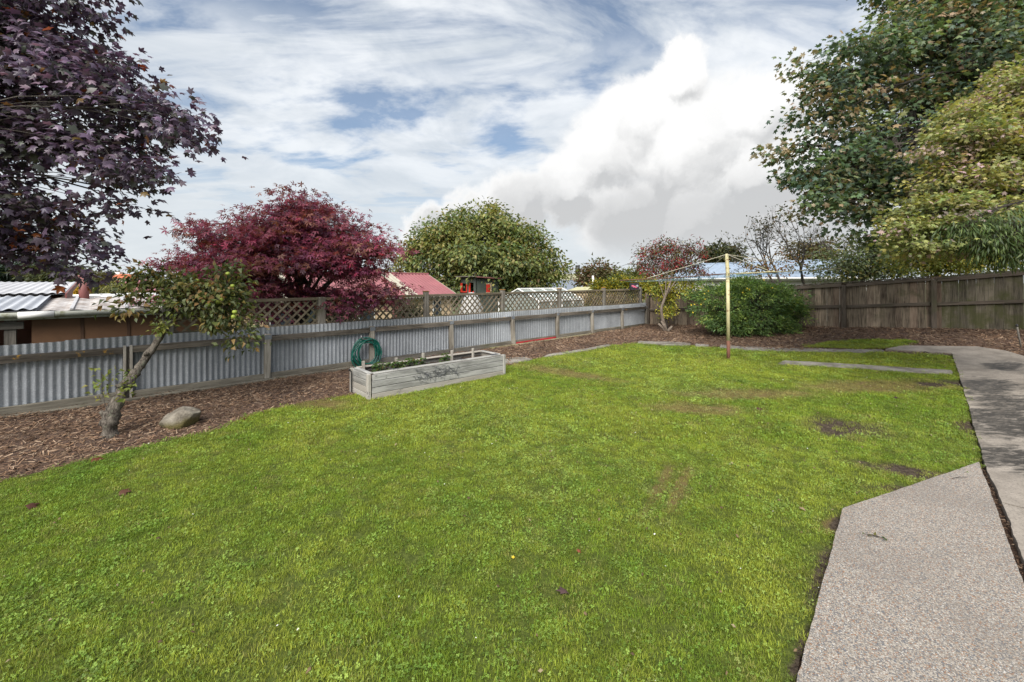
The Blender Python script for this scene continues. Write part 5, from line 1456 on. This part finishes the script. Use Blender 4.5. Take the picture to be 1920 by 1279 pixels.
bare_tree('bare_tree', 'nearly leafless tree right of the clothes line pole behind the paling fence', q, 4.35, .42, 41, 6, LP_, 330, .13, BF, .10, ((1420, 505, 17.5, 35, 16, .5), (1470, 495, 17.5, 30, 20, .5)))
q = P(1512, 560, 17.0); q.z = 0.0
bare_tree('bare_tree', 'taller nearly leafless tree with thin upright twigs under the sycamore', q, 4.6, .40, 42, 6, LP_, 200, .12, BF, .09)
q = P(1585, 560, 17.6); q.z = 0.0
bare_tree('bare_tree', 'bare twiggy tree rising out of the grey-green shrub tree', q, 4.2, .36, 47, 6, LP_, 90, .12, BF, .08)

DF = 'distant trees'
bushy('distant_pine', 'flat-topped distant tree directly behind the clothes line pole', 45, ((1352, 472, 45, 26, 13, 1.5), (1335, 484, 45, 20, 9, 1.3), (1370, 486, 45, 18, 8, 1.2)), 90, 22, (.5, .5, .25), OVATE, .42, (((.060, .070, .030), 4), ((.085, .085, .035), 3), ((.045, .055, .03), 3)), 51, -.6, group=DF, rad=.3, twig=.04)
bushy('distant_pine', 'flat-topped distant tree beyond the bare trees', 42, ((1530, 462, 42, 46, 12, 1.5), (1510, 480, 42, 36, 10, 1.3), (1560, 482, 42, 40, 10, 1.3)), 90, 18, (.5, .5, .22), OVATE, .36, (((.10, .085, .035), 4), ((.13, .10, .04), 3), ((.07, .07, .035), 3)), 52, -.6, group=DF, rad=.3, twig=.04)
bushy('autumn_tree', 'rusty brown and green tree between the olive roof and the hedge', 40, ((1118, 512, 40, 26, 16, 1.3), (1098, 525, 40, 16, 13, 1.0), (1138, 520, 40, 16, 13, 1.0), (1110, 535, 40, 18, 10, .9)), 90, 30, (.4, .4, .28), OVATE, .34, (((.085, .085, .035), 4), ((.15, .075, .045), 3), ((.11, .095, .04), 3)), 53, -1.1, group=DF, rad=.22, twig=.03)
bushy('round_tree', 'rounded green treetop behind the yellow hedge', 38, ((1175, 520, 38, 22, 11, 1.2), (1200, 524, 38, 16, 8, 1.0)), 60, 30, (.4, .4, .25), OVATE, .32, (((.10, .12, .035), 4), ((.15, .16, .045), 3), ((.07, .09, .03), 2)), 54, -1.0, group=DF, rad=.2, twig=.03)
q = P(1068, 545, 60); q.z = -1.2
bare_tree('bare_tree', 'tiny leafless treetop beside the black flue', q, 3.5, .30, 55, 5, LP_, 30, .2, DF, .12)
for i, (lbl, bl, seed) in enumerate((('leftmost dark conifer on the left skyline', ((25, 508, 48, 40, 16, 2), (5, 518, 48, 30, 10, 1.5)), 61), ('tall dark conifer under the purple maple', ((68, 500, 50, 26, 16, 1.8), (78, 516, 50, 26, 12, 1.6)), 62),
                                     ('olive green tree right of the dark conifers', ((105, 514, 46, 24, 13, 1.4), (125, 520, 46, 18, 8, 1.2)), 63))):
    bushy('distant_conifer', lbl, 48, bl, 90, 34, (.8, .8, .16), SPEAR, .62, (((.030, .050, .032), 4), ((.045, .068, .040), 3), ((.022, .036, .026), 3)) if i < 2 else (((.085, .095, .04), 4), ((.06, .07, .03), 3)), seed, -1.2, group=DF, rad=.3, twig=.04)
bushy('round_bush', 'brownish rounded bush left of the orange roofed house', 52, ((176, 524, 52, 18, 8, 1.3), (168, 528, 52, 14, 6, 1.0), (188, 529, 52, 12, 6, 1.0)), 60, 30, (.4, .4, .25), OVATE, .35, (((.085, .075, .030), 4), ((.11, .09, .035), 3)), 64, -1.2, group=DF, rad=.2, twig=.03, cat='bush')
bushy('distant_tree', 'small grey-green tree by the thin distant power pole', 80, ((146, 519, 80, 16, 8, 1.5), (172, 521, 80, 14, 6, 1.2)), 50, 24, (.7, .7, .4), OVATE, .6, (((.11, .12, .06), 4), ((.08, .09, .045), 3)), 65, -1.2, group=DF, rad=.25, twig=.04)
bushy('distant_tree', 'faint dark tree left of the orange roofed house', 120, ((204, 520, 120, 9, 5, 1.5), (213, 517, 120, 6, 4, 1.2)), 40, 20, (.7, .7, .4), OVATE, .8, (((.05, .065, .05), 4), ((.06, .075, .05), 3)), 66, -1.2, group=DF, rad=.25, twig=.04)
bushy('weeping_willow', 'yellow-green weeping willow beyond the shed roof', 26, ((205, 543, 26, 30, 10, .9), (180, 546, 26, 22, 9, .8), (228, 546, 26, 18, 9, .8), (215, 556, 26, 30, 8, .8)), 110, 40, (.18, .18, .22), NARROW, .34, (((.20, .185, .045), 4), ((.15, .155, .04), 3), ((.11, .12, .035), 2)), 67, -1.2, droop=2.2, group=DF, rad=.12, twig=.015)
bushy('yellow_bush', 'small bright yellow shrub behind the caravan roof', 22, ((147, 544, 22, 7, 6, .3), (149, 549, 22, 6, 4, .3)), 26, 24, (.09, .09, .08), OVATE, .12, (((.48, .30, .02), 3), ((.40, .26, .03), 2)), 68, -1.2, group=DF, rad=.05, cat='bush')
bushy('yellow_conifer_hedge', 'golden conifer hedge behind the far end of the lattice', 21, ((1190, 536, 21, 34, 11, .7), (1140, 540, 21, 26, 10, .7), (1165, 530, 21, 16, 8, .5), (1215, 545, 21, 26, 12, .6), (1120, 537, 21, 10, 5, .4)), 190, 40, (.14, .14, .10), NARROW_W, .17, (((.25, .23, .025), 4), ((.33, .28, .03), 3), ((.12, .15, .03), 3), ((.07, .10, .03), 2)), 69, -1.2, droop=-.2, rad=.1, cat='hedge')
bushy('straw_shrub', 'pale dry shrub seen through the far lattice panels', 18.5, ((1110, 568, 18.5, 44, 16, .5), (1180, 568, 18.6, 44, 16, .5), (1050, 575, 18.2, 30, 12, .4)), 120, 30, (.16, .16, .12), OVATE, .12, (((.30, .22, .10), 4), ((.20, .16, .06), 3), ((.12, .12, .04), 3)), 70, -1.2, rad=.05, cat='bush')
bushy('lattice_shrub', 'dark leafy shrub behind the lattice beside the cream house', 12, ((770, 590, 12, 26, 18, .4), (640, 592, 11.5, 40, 16, .4)), 60, 30, (.12, .12, .1), OVATE, .11, (((.06, .04, .03), 3), ((.05, .06, .025), 3)), 71, -1.2, rad=.05, cat='bush')

# ---- apple tree in the mulch
ap = [(208, 824, 4.68, .085), (205, 800, 4.68, .072), (211, 774, 4.72, .076), (226, 742, 4.82, .058), (238, 719, 4.92, .056), (258, 694, 5.05, .044), (279, 663, 5.25, .042), (302, 630, 5.42, .034), (316, 604, 5.56, .036), (322, 582, 5.62, .034)]
at0 = G(208, 820)
AB_ = [px_blob(*b) for b in ((390, 540, 5.7, 48, 34, .35), (340, 540, 5.6, 42, 30, .35), (425, 565, 5.75, 30, 36, .3), (375, 570, 5.6, 50, 22, .35), (440, 600, 5.8, 20, 20, .2), (278, 520, 5.4, 24, 24, .2), (248, 548, 5.3, 22, 12, .18), (242, 575, 5.25, 16, 12, .15), (318, 525, 5.5, 28, 18, .2),
       (455, 630, 5.8, 22, 16, .15), (450, 655, 5.8, 14, 10, .1), (402, 600, 5.75, 30, 16, .2), (418, 512, 5.8, 26, 12, .2))]
appl = tree('apple_tree', 'leaning old apple tree bearing green apples beside the iron fence', 'tree', at0, [(P(px, py, z), r) for (px, py, z, r) in ap], AB_, 215, 14, (.095, .095, .055), OVATE, .080,
     (((0.105, 0.130, 0.040), 5), ((0.145, 0.165, 0.052), 4), ((0.070, 0.092, 0.034), 4), ((0.260, 0.210, 0.080), 1.8), ((0.240, 0.155, 0.060), 1), ((0.170, 0.195, 0.100), 2)), 72, 'leaf', 'apple_bark', twig=.004, droop=.5, limb=.42, shell=.25, rise=.12, kmin=8, gnarl=.10)
m = MB()
for (px, py, z, r, dx, dz) in ((206, 778, 4.69, .028, -.09, .05), (232, 724, 4.84, .024, -.07, .02), (275, 665, 5.2, .024, .05, .03)):
    p = P(px, py, z); m = MB(); m.tube([p, p + Vector((dx * .5, -.03, dz * .5)), p + Vector((dx * .8, -.04, dz))], [r * 1.3, r, r * .6], 7)
    m.build('knot', M['apple_bark'], appl, smooth=True)
rng = np.random.default_rng(9)
for (px, py, n, sg_) in ((302, 615, 70, .055), (195, 700, 9, .05), (190, 733, 16, .05), (237, 742, 8, .03), (236, 724, 12, .035), (245, 702, 6, .03), (203, 722, 8, .05)):
    c = np.array(P(px, py, 5.35 if n > 50 else 4.75)); cp = np.repeat(c[None], 2, 0); co = np.array([[0, -1, .2], [0, -.5, .6]])
    v, t, cc = foliage(rng, cp, co, n / 2, (sg_, sg_, sg_ * .8), OVATE, .06, (((.16, .20, .045), 4), ((.22, .24, .06), 3), ((.10, .13, .035), 2)), .3)
    obj('sucker_shoot', fast_mesh('sucker_shoot', v, t, cc), M['leaf'], appl)
m = MB(); m.tube(smooth_path([P(208, 800, 4.68), P(200, 770, 4.66), P(192, 735, 4.68), P(190, 698, 4.7)]), .004, 5); m.build('shoot_stem', M['bark'], appl)
am = MB(); N1, N2 = 12, 8
for i in range(N2 + 1):
    f = math.pi * i / N2
    for j in range(N1):
        t = 2 * math.pi * j / N1; r = math.sin(f) * (1 + .05 * math.cos(f)); am.v.append((r * math.cos(t), r * math.sin(t), math.cos(f) * .9 - .14 * math.exp(-(f / .35) ** 2)))
am.f = [(i*N1+j, (i+1)*N1+j, (i+1)*N1+(j+1) % N1, i*N1+(j+1) % N1) for i in range(N2) for j in range(N1)]
apme = am.mesh('apple'); apme.materials.append(M['apple']); apme.polygons.foreach_set('use_smooth', [True] * len(apme.polygons))
for (px, py) in ((345, 528), (331, 545), (294, 523), (391, 571), (399, 562), (416, 561), (436, 536), (440, 585), (438, 594), (427, 513), (360, 588), (369, 526), (409, 566)):
    obj('apple', apme, None, appl, Matrix.Translation(P(px, py, 5.50 + random.uniform(-.05, .12))) @ Matrix.Rotation(random.uniform(-.6, .6), 4, 'X') @ Matrix.Scale(random.uniform(.025, .031), 4))

# ---- dark green flowering shrub before the paling fence
hb = G(1400, 632); hy = 12.7
HB = [px_blob(*b) for b in ((1400, 575, 12.7, 86, 52, 1.0), (1350, 575, 12.6, 44, 40, .75), (1450, 575, 12.6, 44, 42, .75), (1400, 543, 12.6, 52, 24, .7), (1368, 606, 12.2, 42, 20, .5), (1432, 608, 12.2, 44, 20, .5), (1478, 575, 12.6, 20, 24, .4))]
shr = tree('flowering_shrub', 'large dense dark green shrub with scattered yellow flowers before the paling fence', 'shrub', Vector((hb.x, hy, float(g_xy(hb.x, hy)))),
     [(Vector((hb.x, hy, .1)), .07), (Vector((hb.x, hy, .35)), .06), (Vector((hb.x, hy, .6)), .05), (Vector((hb.x, hy, .9)), .035)], HB, 1000, 28, (.07, .07, .05), SPEAR, .092,
     (((0.127, 0.218, 0.066), 5), ((0.187, 0.288, 0.081), 4), ((0.087, 0.147, 0.055), 4), ((0.297, 0.377, 0.099), 2.4)), 73, 'leaf', twig=.006, droop=-.05, shell=.72, limb=.4, pcl=.6, rise=.0, outward=1.3, rand=.45, up=.6)
fm = MB()
for k in range(5):
    t = 2 * math.pi * k / 5; d = Vector((math.cos(t), math.sin(t), .25)); e = Vector((-math.sin(t), math.cos(t), 0)); fm.add([Vector((0, 0, 0)), d * .6 + e * .38, d * 1.05, d * .6 - e * .38], ((0, 3, 2, 1),))
M['petal'] = paint('yellow_petal', (.50, .36, .02), .6, .08)
fme = fm.mesh('flower'); fme.materials.append(M['petal'])
for (px, py) in ((1401, 541), (1405, 543), (1448, 540), (1392, 549), (1328, 546), (1321, 551), (1314, 571), (1302, 571), (1296, 572), (1432, 525), (1299, 586), (1394, 634), (1322, 561)):
    w_ = frame(Vector((1, 0, 0))) @ Matrix.Rotation(R(random.uniform(40, 80)), 4, 'X')
    obj('flower', fme, None, shr, Matrix.Translation(P(px, py, 11.95 if 1330 < px < 1470 else 12.2)) @ w_ @ Matrix.Scale(.026, 4))

# ---- golden shrub and red-berried tree in the far corner
gs0 = P(1250, 600, 14.3); gs0.z = .06
tree('golden_shrub', 'yellow-leaved shrub growing against the far corner of the paling fence', 'shrub', gs0, [(gs0 - Z3 * .1, .03), (gs0 + Z3 * .4, .028), (gs0 + Z3 * .8, .024), (gs0 + Z3 * 1.1, .018)],
     [px_blob(*b) for b in ((1240, 542, 14.3, 24, 16, .35), (1270, 540, 14.4, 26, 14, .3), (1255, 560, 14.3, 16, 18, .25), (1252, 580, 14.2, 16, 12, .2), (1300, 534, 14.6, 20, 8, .2), (1222, 535, 14.4, 12, 10, .2), (1250, 520, 14.4, 18, 14, .2))],
     130, 22, (.10, .10, .08), OVATE, .085, (((0.450, 0.413, 0.050), 4), ((0.338, 0.350, 0.050), 3), ((0.175, 0.225, 0.044), 3), ((0.550, 0.475, 0.088), 2)), 74, 'leaf', twig=.005, droop=.2, shell=.3)
def berries(rng, cp, co):
    sel = rng.choice(len(cp), 60, replace=False); ci = np.repeat(sel, 18); N = len(ci); pos = cp[ci] + rng.normal(0, .07, (N, 3)) + np.array([0, 0, -.05])
    return leaf_arrays(pos, rng.normal(size=(N, 3)), rng.normal(size=(N, 3)), rng.uniform(.045, .075, N), T_ovate(.45), np.clip(pick(rng, (((.34, .03, .04), 3), ((.42, .07, .08), 1)), N), 0, 1))
rt = [P(1250, 612, 13.9), P(1240, 585, 13.85), P(1246, 560, 13.85), P(1256, 532, 13.9), P(1262, 505, 14.1)]
rt[0].z = .05
tree('red_berried_tree', 'small tree with crooked pale trunk and red berries in the far corner', 'tree', rt[0], list(zip(rt, (.065, .045, .04, .036, .025))),
     [px_blob(*b) for b in ((1258, 490, 14.4, 44, 26, .7), (1215, 480, 14.5, 26, 18, .5), (1290, 478, 14.4, 32, 20, .6), (1262, 462, 14.4, 34, 14, .5), (1220, 505, 14.3, 30, 14, .45), (1300, 508, 14.3, 24, 12, .4), (1322, 470, 14.5, 12, 10, .3), (1240, 470, 14.3, 20, 14, .4))],
     200, 17, (.12, .12, .09), SPEAR, .115, (((.060, .058, .034), 4), ((.085, .065, .040), 3), ((.11, .11, .035), 2), ((.17, .035, .04), 2.2), ((.22, .19, .04), .8)), 75, 'leaf', 'pale_bark', twig=.006, droop=.7, shell=.3, limb=.45, extra=berries)
m = MB()
for (dx, dy, h) in ((-.12, -.05, .34), (-.17, 0, .26), (.1, -.06, .2)): m.tube([rt[0], rt[0] + Vector((dx * .6, dy, h * .6)), rt[0] + Vector((dx * 1.6, dy, h * 1.2))], [.06, .05, .03], 7)
st_ = thing('cut_stump', 'short split tree stump at the foot of the red-berried tree', 'stump', rt[0]); m.build('stump', M['pale_bark'], st_, smooth=True)

# ---- strawberry plants in the raised bed
for i, (l, w, n, rad_, lbl) in enumerate(((.28, .24, 46, .11, 'leafy strawberry plant at the near end of the raised bed'), (.55, .30, 44, .11, 'strawberry plant beside the second stake of the raised bed'), (.80, .26, 34, .10, 'strawberry plant just before the third stake of the raised bed'),
                                         (1.02, .20, 16, .06, 'small strawberry plant by the third stake of the raised bed'), (1.45, .26, 26, .08, 'lone strawberry plant near the middle of the raised bed'))):
    rng = np.random.default_rng(80 + i); c = bed(l, w, .29); root = thing('strawberry_plant', lbl, 'plant', c, 'strawberry plants')
    th = rng.uniform(0, 6.28, n); rr_ = rad_ * np.sqrt(rng.random(n)); pos = np.stack([c.x + rr_ * np.cos(th), c.y + rr_ * np.sin(th), c.z + .05 + rng.uniform(.01, .13, n)], -1)
    V_, T_, C_ = [], [], []; k0 = 0; m = MB()
    for j in range(n):
        m.tube([c, Vector(pos[j]) - Z3 * .005], .0022, 3, cap=False)
    for dth in (-.9, 0, .9):
        d = np.stack([np.cos(th + dth), np.sin(th + dth), np.full(n, .05)], -1)
        v, t, cc = leaf_arrays(pos, d, np.tile([0, 0, 1.0], (n, 1)) + rng.normal(0, .3, (n, 3)), rng.uniform(.045, .068, n), T_ovate(.40, .12), pick(rng, (((.06, .11, .030), 4), ((.085, .14, .04), 3), ((.14, .10, .035), .8)), n))
        V_.append(v); T_.append(t + k0); C_.append(cc); k0 += len(v)
    m.build('stems', M['bark'], root); obj('leaves', fast_mesh('leaves', np.concatenate(V_), np.concatenate(T_), np.concatenate(C_)), M['leaf'], root)

# ---- small things lying about
def fallen_leaf(px, py, size, col, label, rot, dz=.03):
    tv, tt = MAPLE; p = G(px, py, dz); me = fast_mesh('fallen_leaf', tv * size * np.array([1, 1, 2.2]), tt, np.tile(np.array(col), (len(tv), 1)))
    o = obj('fallen_leaf', me, M['leaf_dull'], None, Matrix.Translation(p) @ Matrix.Rotation(rot, 4, 'Z') @ Matrix.Rotation(.3, 4, 'X')); tag(o, label, 'leaf', 'fallen leaves')
for a_ in ((222, 922, .085, (.10, .045, .03), 'curled brown leaf on the grass left of the lawn', .4), (48, 950, .08, (.075, .032, .024), 'dark red leaf on the grass near the left edge', 1.2), (1062, 1112, .07, (.10, .06, .06), 'small purplish leaf on the grass near the bottom centre', 2.0),
           (1418, 766, .11, (.09, .05, .035), 'brown leaf on the grass in front of the clothes line pole', .2), (1684, 745, .10, (.06, .04, .028), 'dark leaf on the grass below the concrete strip', 3.0), (1505, 955, .05, (.30, .22, .14), 'pale scrap of leaf on the grass left of the slab corner', .9),
           (1082, 1033, .03, (.22, .07, .04), 'small reddish leaf in the centre of the lawn', .5), (170, 862, .10, (.11, .035, .02), 'dark leaf at the edge of the mulch below the apple tree', .5), (455, 786, .10, (.10, .03, .02), 'dark red leaf at the lawn edge right of the stone', 1.6)):
    fallen_leaf(*a_)
def twig(px, py, L, rot, label, leaves=0):
    p = G(px, py, .046); root = thing('twig', label, 'twig', p, 'twigs on the paving'); m = MB(); d = Vector((math.cos(rot), math.sin(rot), 0))
    m.tube([p - d * L / 2, p + Vector((.004, .006, .004)), p + d * L / 2], [.003, .003, .0015], 5); m.build('stem', M['bark'], root)
    if leaves:
        rng = np.random.default_rng(4); pos = np.array([tuple(p + d * L * t + Vector((0, 0, .004))) for t in np.linspace(-.6, .5, leaves)])
        v, t, c = leaf_arrays(pos, rng.normal(0, 1, (leaves, 3)) * np.array([1, 1, .1]), np.tile([0, 0, 1.0], (leaves, 1)) + rng.normal(0, .2, (leaves, 3)), rng.uniform(.02, .035, leaves), OVATE, pick(rng, (((.06, .09, .03), 1), ((.10, .09, .03), 1)), leaves))
        obj('leaves', fast_mesh('leaves', v, t, c), M['leaf_dull'], root)
twig(1642, 1006, .09, -.5, 'broken green leafy twig lying on the pale slab', 7)
twig(1800, 896, .14, .1, 'thin dark twig lying near the far corner of the pale slab', 0)
bf = G(962, 1045, .035); o = obj('buttercup', fme, None, None, Matrix.Translation(bf) @ Matrix.Rotation(.3, 4, 'X') @ Matrix.Scale(.011, 4)); tag(o, 'single yellow flower in the grass at the centre foreground', 'flower')
